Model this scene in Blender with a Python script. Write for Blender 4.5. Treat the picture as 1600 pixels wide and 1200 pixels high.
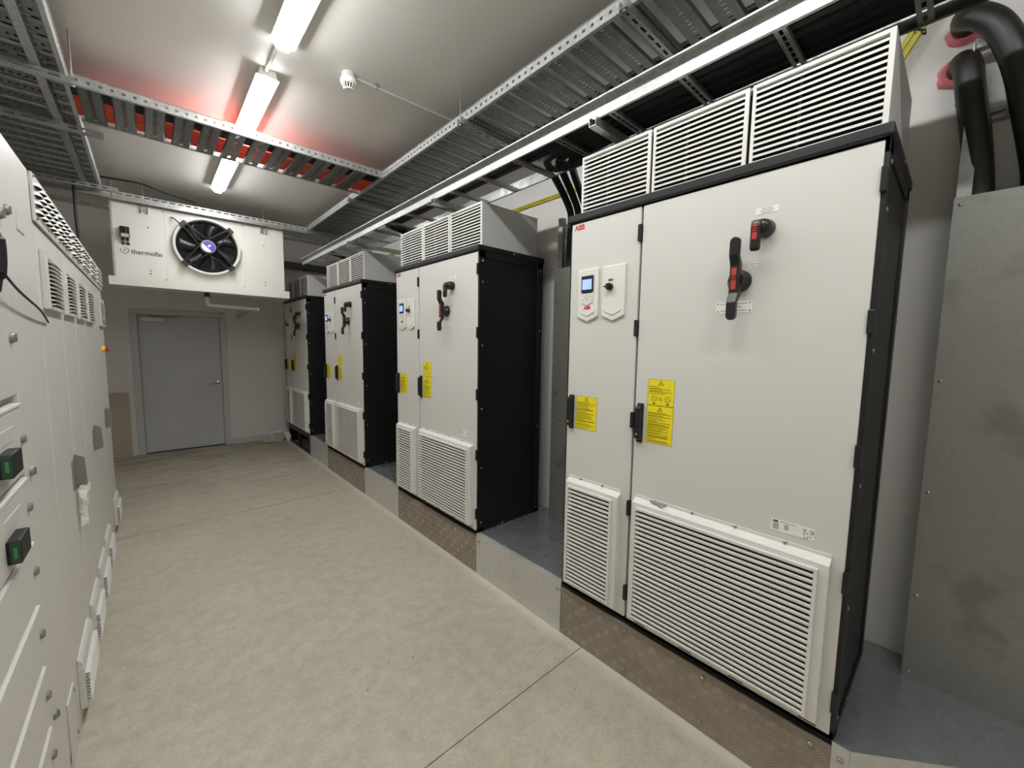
import bpy, math, random
from mathutils import Vector, Matrix
random.seed(7)
PI = math.pi
for o in list(bpy.data.objects):
    bpy.data.objects.remove(o, do_unlink=True)
SC = bpy.context.scene
COL = SC.collection

# ------------------------------------------------------------------ camera
CAM_H = 1.73
def cam_axes(yaw, pitch, roll):
    cy, sy, cp, sp = math.cos(yaw), math.sin(yaw), math.cos(pitch), math.sin(pitch)
    f = Vector((sy * cp, cy * cp, -sp)); r = Vector((cy, -sy, 0)); u = r.cross(f)
    cr, sr = math.cos(roll), math.sin(roll)
    return cr * r + sr * u, -sr * r + cr * u, f
cr_, cu_, cf_ = cam_axes(math.radians(41.995), math.radians(5.291), math.radians(0.855))
cam_data = bpy.data.cameras.new('camera')
cam_data.sensor_width = 36.0
cam_data.lens = 627.8 / 1600 * 36.0
cam_data.clip_start = 0.02
cam = bpy.data.objects.new('camera', cam_data)
COL.objects.link(cam)
cam.matrix_world = Matrix(((cr_.x, cu_.x, -cf_.x, 0), (cr_.y, cu_.y, -cf_.y, 0), (cr_.z, cu_.z, -cf_.z, CAM_H), (0, 0, 0, 1)))
SC.camera = cam

# ------------------------------------------------------------------ world, light level, exposure
world = bpy.data.worlds.new('world'); SC.world = world
world.use_nodes = True
world.node_tree.nodes['Background'].inputs[0].default_value = (0.5, 0.5, 0.5, 1)
world.node_tree.nodes['Background'].inputs[1].default_value = 0.02
LAMP_STRENGTH = 30.0
LAMP_COLOUR = (0.98, 1.0, 1.0)
SC.view_settings.view_transform = 'Standard'
SC.view_settings.look = 'None'
SC.view_settings.exposure = 0.94
SC.cycles.diffuse_bounces = 6
SC.cycles.glossy_bounces = 3
SC.cycles.max_bounces = 8
SC.view_settings.gamma = 1.0
SC.view_settings.use_curve_mapping = False

# ------------------------------------------------------------------ materials
def lin(c):
    return tuple(((v / 255.0) / 12.92 if v / 255.0 <= 0.04045 else ((v / 255.0 + 0.055) / 1.055) ** 2.4) for v in c)
class NT:
    def __init__(s, name):
        s.m = bpy.data.materials.new(name); s.m.use_nodes = True
        s.t = s.m.node_tree; s.b = s.t.nodes['Principled BSDF']
    def n(s, typ, **kw):
        nd = s.t.nodes.new(typ)
        for k, v in kw.items(): setattr(nd, k, v)
        return nd
    def l(s, a, b): s.t.links.new(a, b)
    def set(s, **kw):
        for k, v in kw.items():
            s.b.inputs[k.replace('_', ' ')].default_value = v
    def noise(s, scale, detail=4.0, rough=0.55, vec=None):
        nd = s.n('ShaderNodeTexNoise'); nd.inputs['Scale'].default_value = scale
        nd.inputs['Detail'].default_value = detail; nd.inputs['Roughness'].default_value = rough
        s.l(vec if vec else s.coord(), nd.inputs['Vector']); return nd.outputs['Fac']
    def coord(s, kind='Object'):
        if not hasattr(s, 'tc'): s.tc = s.n('ShaderNodeTexCoord')
        return s.tc.outputs[kind]
    def scaled(s, v, scale):
        mp = s.n('ShaderNodeMapping'); mp.inputs['Scale'].default_value = scale
        s.l(v, mp.inputs['Vector']); return mp.outputs['Vector']
    def ramp(s, fac, stops):
        r = s.n('ShaderNodeValToRGB'); e = r.color_ramp.elements
        while len(e) < len(stops): e.new(0.5)
        for i, (p, c) in enumerate(stops):
            e[i].position = p; e[i].color = (c[0], c[1], c[2], 1)
        s.l(fac, r.inputs['Fac']); return r.outputs['Color']
    def mix(s, fac, a, b, blend='MIX'):
        m = s.n('ShaderNodeMix'); m.data_type = 'RGBA'; m.blend_type = blend
        for sock, v in ((m.inputs[0], fac), (m.inputs[6], a), (m.inputs[7], b)):
            if isinstance(v, (int, float)): sock.default_value = v
            elif isinstance(v, tuple): sock.default_value = (v[0], v[1], v[2], 1)
            else: s.l(v, sock)
        return m.outputs[2]
    def bump(s, h, strength, dist=0.002):
        b = s.n('ShaderNodeBump'); b.inputs['Strength'].default_value = strength; b.inputs['Distance'].default_value = dist
        s.l(h, b.inputs['Height']); s.l(b.outputs['Normal'], s.b.inputs['Normal'])
    def math(s, op, a, b=None):
        m = s.n('ShaderNodeMath'); m.operation = op
        for i, v in enumerate((a, b)):
            if v is None: continue
            if isinstance(v, (int, float)): m.inputs[i].default_value = v
            else: s.l(v, m.inputs[i])
        return m.outputs[0]

def paint(name, rgb, rough=0.5, var=0.04, metal=0.0, scale=3.0, bump=0.0, spec=0.5):
    t = NT(name); c = lin(rgb)
    f = t.noise(scale, 5)
    lo = tuple(max(0, v * (1 - var)) for v in c); hi = tuple(min(1, v * (1 + var)) for v in c)
    t.l(t.ramp(f, [(0.3, lo), (0.7, hi)]), t.b.inputs['Base Color'])
    t.set(Roughness=rough, Metallic=metal); t.b.inputs['Specular IOR Level'].default_value = spec
    if bump: t.bump(t.noise(90, 3), bump)
    return t.m
def galvanised(name, rgb, rough=0.42, cell=55.0, contrast=0.18, smudge=0.0, metal=0.9, rvar=0.16):
    t = NT(name); c = lin(rgb)
    v = t.n('ShaderNodeTexVoronoi'); v.inputs['Scale'].default_value = cell
    wv = t.n('ShaderNodeMixRGB'); wv.inputs['Fac'].default_value = 0.06
    nz = t.n('ShaderNodeTexNoise'); nz.inputs['Scale'].default_value = 14
    t.l(t.coord(), nz.inputs['Vector']); t.l(t.coord(), wv.inputs['Color1']); t.l(nz.outputs['Color'], wv.inputs['Color2'])
    t.l(wv.outputs['Color'], v.inputs['Vector'])
    sep = t.n('ShaderNodeSeparateColor'); t.l(v.outputs['Color'], sep.inputs['Color'])
    f = t.math('ADD', t.math('MULTIPLY', sep.outputs[0], 0.5), t.math('MULTIPLY', t.noise(2.2, 6), 0.5))
    col = t.ramp(f, [(0.2, tuple(x * (1 - contrast) for x in c)), (0.75, tuple(min(1, x * (1 + contrast)) for x in c))])
    if smudge:
        m = t.ramp(t.noise(3.3, 3, 0.6), [(0.56, (0, 0, 0)), (0.66, (1, 1, 1))])
        col = t.mix(t.math('MULTIPLY', m, smudge), col, tuple(x * 0.35 for x in c))
    t.l(col, t.b.inputs['Base Color'])
    rr = t.math('ADD', rough - rvar / 2, t.math('MULTIPLY', sep.outputs[1], rvar))
    t.l(rr, t.b.inputs['Roughness']); t.set(Metallic=metal)
    return t.m
def emit(name, rgb, strength):
    t = NT(name); t.set(Roughness=0.4); t.b.inputs['Base Color'].default_value = (*rgb, 1)
    t.b.inputs['Emission Color'].default_value = (*rgb, 1); t.b.inputs['Emission Strength'].default_value = strength
    return t.m

def concrete():
    t = NT('concrete_floor')
    big = t.noise(0.9, 6, 0.6); mid = t.noise(11.0, 9, 0.78); fine = t.noise(75, 5, 0.75)
    col = t.ramp(big, [(0.28, lin((166, 157, 140))), (0.72, lin((192, 183, 164)))])
    m2 = t.ramp(mid, [(0.32, lin((142, 134, 118))), (0.62, lin((204, 195, 177)))])
    col = t.mix(0.38, col, m2)
    m3 = t.ramp(fine, [(0.3, (0.74, 0.74, 0.73)), (0.7, (1.12, 1.12, 1.12))])
    col = t.mix(0.55, col, m3, 'MULTIPLY')
    # scattered scuffs and trodden dirt
    scv = t.scaled(t.coord(), (1.0, 2.6, 1.0))
    sc1 = t.ramp(t.noise(4.6, 9, 0.8, scv), [(0.60, (0, 0, 0)), (0.72, (1, 1, 1))])
    col = t.mix(t.math('MULTIPLY', sc1, 0.36), col, lin((122, 115, 103)))
    # trodden dirt gathered at the far end of the aisle
    sp = t.n('ShaderNodeSeparateXYZ'); t.l(t.coord(), sp.inputs[0])
    far = t.n('ShaderNodeMapRange'); far.inputs['From Min'].default_value = 4.6; far.inputs['From Max'].default_value = 7.6; t.l(sp.outputs[1], far.inputs['Value'])
    dm = t.ramp(t.noise(2.1, 8, 0.72, scv), [(0.42, (0, 0, 0)), (0.68, (1, 1, 1))])
    col = t.mix(t.math('MULTIPLY', t.math('MULTIPLY', dm, far.outputs[0]), 0.75), col, lin((104, 96, 84)))
    # specks of grit
    vo = t.n('ShaderNodeTexVoronoi'); vo.inputs['Scale'].default_value = 9.0; t.l(t.coord(), vo.inputs['Vector'])
    spk = t.ramp(vo.outputs['Distance'], [(0.035, (1, 1, 1)), (0.055, (0, 0, 0))])
    sep = t.n('ShaderNodeSeparateColor'); t.l(vo.outputs['Color'], sep.inputs['Color'])
    keep = t.math('GREATER_THAN', sep.outputs[2], 0.72)
    col = t.mix(t.math('MULTIPLY', t.math('MULTIPLY', spk, keep), 0.75), col, lin((60, 55, 48)))
    # paler band with a ragged edge along the plinth
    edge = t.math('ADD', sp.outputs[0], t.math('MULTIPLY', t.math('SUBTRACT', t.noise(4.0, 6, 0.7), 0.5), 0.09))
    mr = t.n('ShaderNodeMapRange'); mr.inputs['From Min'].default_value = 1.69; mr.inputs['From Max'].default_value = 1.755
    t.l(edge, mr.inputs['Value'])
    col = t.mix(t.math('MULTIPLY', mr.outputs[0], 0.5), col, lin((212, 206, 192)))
    t.l(col, t.b.inputs['Base Color'])
    t.l(t.ramp(mid, [(0.3, (0.5, 0.5, 0.5)), (0.7, (0.68, 0.68, 0.68))]), t.b.inputs['Roughness'])
    t.bump(fine, 0.12, 0.002)
    return t.m

M = {}
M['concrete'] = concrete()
M['joint'] = paint('joint_dirt', (52, 46, 38), 0.9)
M['wall'] = paint('wall_paint', (216, 213, 208), 0.62, 0.03, scale=1.3, bump=0.03)
M['ceiling'] = paint('ceiling_paint', (222, 218, 212), 0.55, 0.02, scale=0.8)
M['door_paint'] = paint('door_paint', (192, 192, 193), 0.48, 0.04, scale=2.0)
M['cab'] = paint('cabinet_light_grey', (212, 210, 204), 0.34, 0.012, scale=1.5, spec=0.4)
M['ventwhite'] = paint('vent_white_grey', (222, 220, 214), 0.42, 0.01)
M['roofgrey'] = paint('roof_box_grey', (192, 192, 190), 0.45, 0.02)
M['board'] = paint('switchboard_grey', (212, 209, 203), 0.36, 0.015, scale=1.2)
M['black'] = paint('black_powder_coat', (20, 20, 21), 0.42, 0.1)
M['blackgloss'] = paint('black_plastic', (26, 26, 27), 0.33, 0.08)
M['rubber'] = paint('black_cable_sheath', (15, 15, 16), 0.5, 0.15, scale=12)
M['conduit_black'] = paint('black_flexible_sleeve', (34, 33, 31), 0.42, 0.25, scale=9)
M['void'] = paint('dark_filter_mesh', (26, 25, 24), 0.9)
M['filter'] = paint('grey_filter_mat', (58, 56, 52), 0.9)
M['hole'] = paint('dark_opening', (10, 10, 10), 0.9)
M['galv'] = galvanised('galvanised_steel', (176, 178, 176), 0.42, 60, 0.14)
M['galvsheet'] = galvanised('galvanised_sheet', (172, 171, 166), 0.46, 60, 0.05, 0.22, 0.5)
M['galvtop'] = galvanised('galvanised_top_sheet', (158, 161, 163), 0.28, 22, 0.03, 0.0, 0.65, 0.05)
M['galvcover'] = galvanised('galvanised_cover_sheet', (144, 143, 138), 0.42, 70, 0.04, 0.35, 0.55)
M['galvplate'] = galvanised('galvanised_plinth_plate', (206, 206, 199), 0.42, 60, 0.05, 0.1, 0.5)
M['galvrail'] = galvanised('galvanised_rail', (186, 188, 186), 0.5, 70, 0.16, 0.0, 0.55)
M['trayside'] = galvanised('galvanised_tray', (122, 124, 123), 0.36, 40, 0.12)
M['tread'] = galvanised('bronze_tread_plate', (154, 143, 130), 0.5, 14, 0.08, 0.15, 0.35)
M['treadbar'] = galvanised('bronze_tread_bars', (168, 157, 143), 0.36, 14, 0.08, 0.0, 0.55)
M['steel'] = paint('bright_steel', (190, 190, 188), 0.25, 0.05, 1.0)
M['zinc'] = paint('zinc_screw', (170, 168, 160), 0.35, 0.05, 0.9)
M['acwhite'] = paint('unit_white', (232, 229, 222), 0.3, 0.01)
M['plasticwhite'] = paint('white_plastic', (226, 224, 216), 0.4, 0.02)
M['red'] = paint('signal_red', (180, 58, 50), 0.5, 0.05)
M['abbred'] = paint('logo_red', (205, 40, 38), 0.5, 0.02)
M['yellow'] = paint('warning_yellow', (242, 222, 20), 0.5, 0.02)
M['ink'] = paint('black_ink', (36, 34, 28), 0.7)
M['yellowink'] = paint('print_on_yellow', (92, 84, 12), 0.7)
M['greyink'] = paint('grey_ink', (86, 86, 88), 0.7)
M['label'] = paint('white_label', (236, 234, 228), 0.5, 0.01)
M['labelgrey'] = paint('engraved_label', (206, 205, 200), 0.4, 0.03)
M['screenframe'] = paint('screen_frame', (30, 30, 34), 0.3)
M['lcd'] = emit('lcd_blue', (0.16, 0.24, 1.0), 1.1)
M['lcdtext'] = paint('lcd_text', (210, 220, 255), 0.5)
M['sealant'] = paint('pink_fire_sealant', (222, 128, 136), 0.35, 0.12, scale=20)
M['redcable'] = paint('orange_red_cable', (214, 74, 50), 0.45, 0.1, scale=6)
M['yellowcable'] = paint('yellow_green_cable', (196, 186, 60), 0.45, 0.1)
M['green'] = paint('green_plastic', (34, 70, 44), 0.4, 0.1)
M['greenlight'] = paint('green_insert', (66, 122, 78), 0.4, 0.1)
M['blue'] = paint('motor_blue', (62, 54, 178), 0.4, 0.03)
M['beige'] = paint('beige_board', (176, 164, 150), 0.6, 0.06)
M['film'] = paint('torn_film', (226, 224, 216), 0.28, 0.05)
M['paper'] = paint('crumpled_paper', (184, 178, 168), 0.6, 0.2, scale=20)
M['card'] = paint('torn_card', (192, 176, 148), 0.7, 0.15, scale=18)
M['greymetal'] = paint('grey_bracket', (136, 136, 132), 0.45, 0.05, 0.3)
M['lamp'] = emit('lamp_diffuser', LAMP_COLOUR, LAMP_STRENGTH)
M['pvc'] = paint('grey_pvc', (192, 190, 184), 0.45, 0.03)
M['lagging'] = paint('pipe_lagging', (84, 82, 80), 0.6, 0.06)

# ------------------------------------------------------------------ mesh helpers
class MB:
    def __init__(s): s.v = []; s.f = []
    def add(s, vs, fs):
        k = len(s.v); s.v += [tuple(p) for p in vs]; s.f += [tuple(i + k for i in q) for q in fs]; return s
    def box(s, x0, x1, y0, y1, z0, z1):
        return s.add([(x0, y0, z0), (x1, y0, z0), (x1, y1, z0), (x0, y1, z0), (x0, y0, z1), (x1, y0, z1), (x1, y1, z1), (x0, y1, z1)],
                     [(0, 3, 2, 1), (4, 5, 6, 7), (0, 1, 5, 4), (1, 2, 6, 5), (2, 3, 7, 6), (3, 0, 4, 7)])
    def prism(s, poly, axis, t0, t1):
        # poly: 2D points in the two remaining axes (in xyz order), extruded along axis
        def P(a, b, t):
            return {'x': (t, a, b), 'y': (a, t, b), 'z': (a, b, t)}[axis]
        n = len(poly)
        vs = [P(a, b, t0) for a, b in poly] + [P(a, b, t1) for a, b in poly]
        fs = [tuple(range(n))[::-1], tuple(range(n, 2 * n))] + [(i, (i + 1) % n, n + (i + 1) % n, n + i) for i in range(n)]
        return s.add(vs, fs)
    def cyl(s, p0, p1, r, n=12, r1=None, cap=True):
        return s.tube([p0, p1], r, n, r1, cap)
    def tube(s, pts, r, n=10, r1=None, cap=True):
        pts = [Vector(p) for p in pts]; m = len(pts); rings = []
        up = None
        for i, p in enumerate(pts):
            d = (pts[min(i + 1, m - 1)] - pts[max(i - 1, 0)]).normalized()
            if up is None:
                up = Vector((0, 0, 1)) if abs(d.z) < 0.9 else Vector((1, 0, 0))
            a = (up - d * up.dot(d)).normalized(); b = d.cross(a); up = a
            rr = r if r1 is None else r + (r1 - r) * i / (m - 1)
            if isinstance(r, (list, tuple)): rr = r[i]
            rings.append([p + (a * math.cos(2 * PI * k / n) + b * math.sin(2 * PI * k / n)) * rr for k in range(n)])
        vs = [q for ring in rings for q in ring]
        fs = [(i * n + k, i * n + (k + 1) % n, (i + 1) * n + (k + 1) % n, (i + 1) * n + k) for i in range(m - 1) for k in range(n)]
        if cap: fs += [tuple(range(n))[::-1], tuple(range((m - 1) * n, m * n))]
        return s.add(vs, fs)
    def lathe(s, prof, n, o, ax):
        # prof: (radius, offset along ax); closed ends when radius is 0
        ax = Vector(ax).normalized(); o = Vector(o)
        t = Vector((0, 0, 1)) if abs(ax.z) < 0.9 else Vector((1, 0, 0))
        a = (t - ax * t.dot(ax)).normalized(); b = ax.cross(a)
        vs = []; m = len(prof)
        for r, h in prof:
            for k in range(n):
                vs.append(o + ax * h + (a * math.cos(2 * PI * k / n) + b * math.sin(2 * PI * k / n)) * r)
        fs = [(i * n + k, i * n + (k + 1) % n, (i + 1) * n + (k + 1) % n, (i + 1) * n + k) for i in range(m - 1) for k in range(n)]
        fs += [tuple(range(n))[::-1], tuple(range((m - 1) * n, m * n))]
        return s.add(vs, fs)
    def holed(s, us, outer, inner, hole, tf=lambda p: p):
        # sheet swept along u with a bent profile; hole(i, j) says which cells are punched out
        nu, nv = len(us), len(outer)
        base = [tf((u, y, z)) for u in us for (y, z) in outer] + [tf((u, y, z)) for u in us for (y, z) in inner]
        N = nu * nv; I = lambda i, j, k=0: k * N + i * nv + j
        solid = lambda i, j: 0 <= i < nu - 1 and 0 <= j < nv - 1 and not hole(i, j)
        fs = []
        for i in range(nu - 1):
            for j in range(nv - 1):
                if not solid(i, j): continue
                fs += [(I(i, j), I(i + 1, j), I(i + 1, j + 1), I(i, j + 1)), (I(i, j, 1), I(i, j + 1, 1), I(i + 1, j + 1, 1), I(i + 1, j, 1))]
                for di, dj, a, b in ((-1, 0, (i, j), (i, j + 1)), (1, 0, (i + 1, j), (i + 1, j + 1)), (0, -1, (i, j), (i + 1, j)), (0, 1, (i, j + 1), (i + 1, j + 1))):
                    if not solid(i + di, j + dj): fs.append((I(*a), I(*b), I(*b, 1), I(*a, 1)))
        used = sorted({q for f in fs for q in f}); mp = {q: k for k, q in enumerate(used)}
        return s.add([base[q] for q in used], [tuple(mp[q] for q in f) for f in fs])
    def mesh(s, name, mat, smooth=False):
        me = bpy.data.meshes.new(name); me.from_pydata(s.v, [], s.f); me.materials.append(mat)
        import bmesh as _b
        bm = _b.new(); bm.from_mesh(me); _b.ops.recalc_face_normals(bm, faces=bm.faces); bm.to_mesh(me); bm.free()
        if smooth:
            me.polygons.foreach_set('use_smooth', [True] * len(me.polygons))
            try: me.set_sharp_from_angle(angle=math.radians(40))
            except Exception: pass
        me.update(); return me
    def build(s, name, mat, parent=None, smooth=False, bevel=0.0, kind=None):
        return obj(name, s.mesh(name, mat, smooth), parent, bevel, kind)

def obj(name, me, parent=None, bevel=0.0, kind=None, loc=None):
    o = bpy.data.objects.new(name, me); COL.objects.link(o)
    if parent is not None: o.parent = parent
    if loc is not None: o.location = loc
    if bevel:
        b = o.modifiers.new('bevel', 'BEVEL'); b.width = bevel; b.segments = 2; b.limit_method = 'ANGLE'; b.angle_limit = math.radians(40)
    if kind: o['kind'] = kind
    return o
def tag(o, label, cat, group=None, kind=None):
    o['label'] = label
    if kind: o['kind'] = kind
    else: o['category'] = cat
    if group: o['group'] = group
    return o
def thing(name, label, cat, loc=(0, 0, 0), group=None, kind=None, rz=0.0):
    o = bpy.data.objects.new(name, None); COL.objects.link(o); o.location = loc; o.rotation_euler = (0, 0, rz)
    o.empty_display_size = 0.1
    return tag(o, label, cat, group, kind)
def copy_tree(o, parent=None):
    c = o.copy(); COL.objects.link(c)
    if parent is not None: c.parent = parent
    for ch in list(o.children): copy_tree(ch, c)
    return c
FACE_X = Matrix(((0, 0, -1), (-1, 0, 0), (0, 1, 0)))       # lettering that faces -x
FACE_Y = Matrix(((1, 0, 0), (0, 0, -1), (0, 1, 0)))        # lettering that faces -y
FACE_PX = Matrix(((0, 0, 1), (1, 0, 0), (0, 1, 0)))        # lettering that faces +x
def text_mesh(txt, size, face, at, mat, name, bold=0.0, sx=1.0, align='CENTER', depth=0.0006):
    cu = bpy.data.curves.new('t', 'FONT'); cu.body = txt; cu.size = size; cu.align_x = align; cu.align_y = 'CENTER'
    cu.offset = bold; cu.extrude = depth; cu.resolution_u = 3
    ob = bpy.data.objects.new('t', cu); COL.objects.link(ob)
    dg = bpy.context.evaluated_depsgraph_get()
    me = bpy.data.meshes.new_from_object(ob.evaluated_get(dg)); me.name = name
    bpy.data.objects.remove(ob, do_unlink=True); bpy.data.curves.remove(cu)
    for v in me.vertices:
        p = face @ Vector((v.co.x * sx, v.co.y, v.co.z)); v.co = p + Vector(at)
    me.materials.clear(); me.materials.append(mat); return me

def screw_mesh(name, ax, r=0.008, h=0.005, mat='zinc'):
    return MB().lathe([(r * 0.98, 0), (r, h * 0.35), (r * 0.7, h * 0.85), (0.0005, h)], 8, (0, 0, 0), ax).mesh(name, M[mat], True)
SCREW_MX = screw_mesh('screw', (-1, 0, 0)); SCREW_MY = screw_mesh('screw', (0, -1, 0)); SCREW_PX = screw_mesh('screw', (1, 0, 0), 0.007)
BOLT_MX = MB().lathe([(0.011, 0), (0.011, 0.006), (0.007, 0.010), (0.0005, 0.011)], 6, (0, 0, 0), (-1, 0, 0)).mesh('bolt', M['zinc'])

# ------------------------------------------------------------------ dimensions of the room
D = 1.78          # plane of the cabinet doors
P = 0.315         # plinth height
R = 2.57          # right wall
W = 8.25          # back wall
C = 3.58          # ceiling
LX = -0.313       # face of the switchboard
LW = -1.35        # left wall
FY = -2.6         # wall behind the photographer

# ------------------------------------------------------------------ the shell
fl = MB().box(LW, R, FY, W, -0.12, -0.012).build('floor', M['joint'], kind='structure')
tag(fl, 'grey concrete floor with saw-cut joints', None, kind='structure')
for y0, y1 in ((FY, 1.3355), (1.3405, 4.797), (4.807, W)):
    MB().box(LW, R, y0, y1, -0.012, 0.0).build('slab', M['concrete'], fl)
def struct(name, mb, mat, label):
    o = mb.build(name, M[mat], kind='structure'); tag(o, label, None, kind='structure'); return o
wb = MB().box(LW, -0.165, W, W + 0.12, 0, C).box(0.925, R, W, W + 0.12, 0, C).box(-0.165, 0.925, W, W + 0.12, 2.185, C)
struct('wall_back', wb, 'wall', 'grey painted end wall with the door')
struct('wall_right', MB().box(R, R + 0.12, FY, W + 0.12, 0, C), 'wall', 'grey painted wall behind the row of cabinets')
struct('wall_left', MB().box(LW - 0.12, LW, FY, W + 0.12, 0, C), 'wall', 'grey painted wall behind the switchboard')
struct('wall_front', MB().box(LW, R, FY - 0.12, FY, 0, C), 'wall', 'grey painted wall behind the viewer')
struct('ceiling', MB().box(LW - 0.12, R + 0.12, FY - 0.12, W + 0.12, C, C + 0.1), 'ceiling', 'plain grey painted ceiling')
bb = MB().prism([(W, 0), (W - 0.012, 0), (W - 0.012, 0.08), (W - 0.004, 0.092), (W, 0.092)], 'x', 0.957, R)
struct('baseboard_back', bb, 'door_paint', 'grey skirting along the end wall beside the door')

# door in the end wall
dr = thing('door_1', 'grey steel door with lever handle and overhead closer', None, (0, W, 0), kind='structure')
fr = MB()
for x0, x1 in ((-0.205, -0.125), (0.885, 0.965)):
    fr.box(x0, x1, -0.016, 0.10, 0, 2.135)
fr.box(-0.205, 0.965, -0.016, 0.10, 2.135, 2.215)
fr.box(-0.135, -0.115, 0.03, 0.10, 0, 2.135).box(0.875, 0.895, 0.03, 0.10, 0, 2.135)
fr.build('door_frame', M['door_paint'], dr, bevel=0.004)
leaf = MB().box(-0.112, 0.872, 0.028, 0.07, 0.012, 2.13).build('door_leaf', M['door_paint'], dr, bevel=0.002)
MB().box(-0.11, 0.87, 0.03, 0.05, 0.0, 0.012).build('threshold_gap', M['hole'], dr)
cl = MB().box(-0.085, 0.185, -0.03, 0.028, 2.035, 2.092).build('door_closer', M['plasticwhite'], dr, bevel=0.006)
MB().box(0.02, 0.36, -0.006, 0.012, 2.098, 2.112).box(0.04, 0.09, -0.02, 0.014, 2.090, 2.114).build('closer_arm', M['greymetal'], cl)
h = MB().lathe([(0.027, 0), (0.027, 0.008), (0.012, 0.012), (0.011, 0.05), (0.0005, 0.052)], 16, (0.825, 0.028, 1.06), (0, -1, 0))
h.tube([(0.825, -0.018, 1.06), (0.80, -0.022, 1.06), (0.75, -0.022, 1.058), (0.705, -0.018, 1.055)], 0.010, 8)
h.build('door_handle', M['steel'], dr, smooth=True)

# ------------------------------------------------------------------ equipment plinth with its cover sheets
CY = [0.203, 2.352, 4.493, 6.631]     # near edge of each drive cabinet
CW = 1.30
pl = thing('equipment_plinth', 'long low plinth clad in galvanised and bronze tread plate under the drive cabinets', 'plinth', (D, 0, 0))
pb = MB().prism([(0.006, 0.15), (0.006, CY[3]), (R - D - 0.01, CY[3]), (R - D - 0.01, -0.75), (0.74, -0.75)], 'z', 0.0, P - 0.004)
pb.build('core', M['galvsheet'], pl)
bar_v, bar_f = [], []
TREAD_T = 0.052
def tread_bars(y0, y1, z0, z1):
    mb = MB(); ny = int((y1 - y0) / TREAD_T); nz = int((z1 - z0) / TREAD_T) + 1
    for i in range(ny):
        for j in range(nz):
            cy, cz = y0 + (i + 0.5) * TREAD_T, z0 + (j + 0.5) * TREAD_T
            if cz + 0.02 > z1 - 0.01: continue
            ang = math.radians(45 if (i + j) % 2 else -45); ca, sa = math.cos(ang), math.sin(ang)
            for k in range(-2, 3):
                oy, oz = -sa * k * 0.0082, ca * k * 0.0082
                L, w = 0.019, 0.0030
                q = [(cy + oy + ca * a - sa * b, cz + oz + sa * a + ca * b) for a, b in ((-L, 0), (0, -w), (L, 0), (0, w))]
                mb.add([(-0.004, y, z) for y, z in q] + [(-0.0066, cy + oy, cz + oz)], [(0, 1, 4), (1, 2, 4), (2, 3, 4), (3, 0, 4)])
    return mb
for k in range(3):
    y0, y1 = CY[k], CY[k] + CW
    tp = MB().box(-0.004, 0.004, y0, y1 - 0.004, 0.002, P - 0.022).build('tread_plate', M['tread'], pl)
    tread_bars(y0 + 0.004, y1 - 0.006, 0.006, P - 0.024).build('tread_pattern', M['treadbar'], tp, kind='stuff')
    for yy in (y0 + 0.06, y0 + 0.46, y0 + 0.86, y1 - 0.05):
        for zz in (0.045, P - 0.055):
            obj('bolt', BOLT_MX, tp, loc=(-0.004, yy, zz))
    MB().box(0.004, 0.02, y0, y1, P - 0.022, P - 0.004).build('shadow_gap', M['hole'], pl)
for y0, y1 in ((CY[0] + CW, CY[1]), (CY[1] + CW, CY[2]), (CY[2] + CW, CY[3]), (0.15, CY[0])):
    g = MB().prism([(-0.004, 0.002), (-0.004, P), (0.03, P), (0.03, P - 0.003), (0.0, P - 0.003), (0.0, 0.002)], 'y', y0 + 0.001, y1 - 0.001)
    g.build('galvanised_plate', M['galvplate'], pl)
    if y1 - y0 > 0.3:
        MB().box(0.03, R - D - 0.012, y0 + 0.002, y1 - 0.002, P - 0.003, P + 0.0005).build('top_sheet', M['galvtop'], pl)
dg_ = MB().add([(-0.004, 0.15, 0.002), (0.73, -0.745, 0.002), (0.73, -0.745, P), (-0.004, 0.15, P), (0.004, 0.153, 0.002), (0.738, -0.742, 0.002), (0.738, -0.742, P), (0.004, 0.153, P)],
               [(0, 1, 2, 3), (7, 6, 5, 4), (0, 4, 5, 1), (3, 2, 6, 7), (0, 3, 7, 4), (1, 5, 6, 2)])
dg_.build('galvanised_plate', M['galvplate'], pl)
MB().prism([(0.0, 0.15), (0.0, CY[0]), (R - D - 0.012, CY[0]), (R - D - 0.012, -0.745), (0.735, -0.745)], 'z', P - 0.003, P + 0.0005).build('top_sheet', M['galvtop'], pl)
for yy in (0.175, 1.53, 2.32): obj('bolt', BOLT_MX, pl, loc=(-0.004, yy, P - 0.05))

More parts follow.
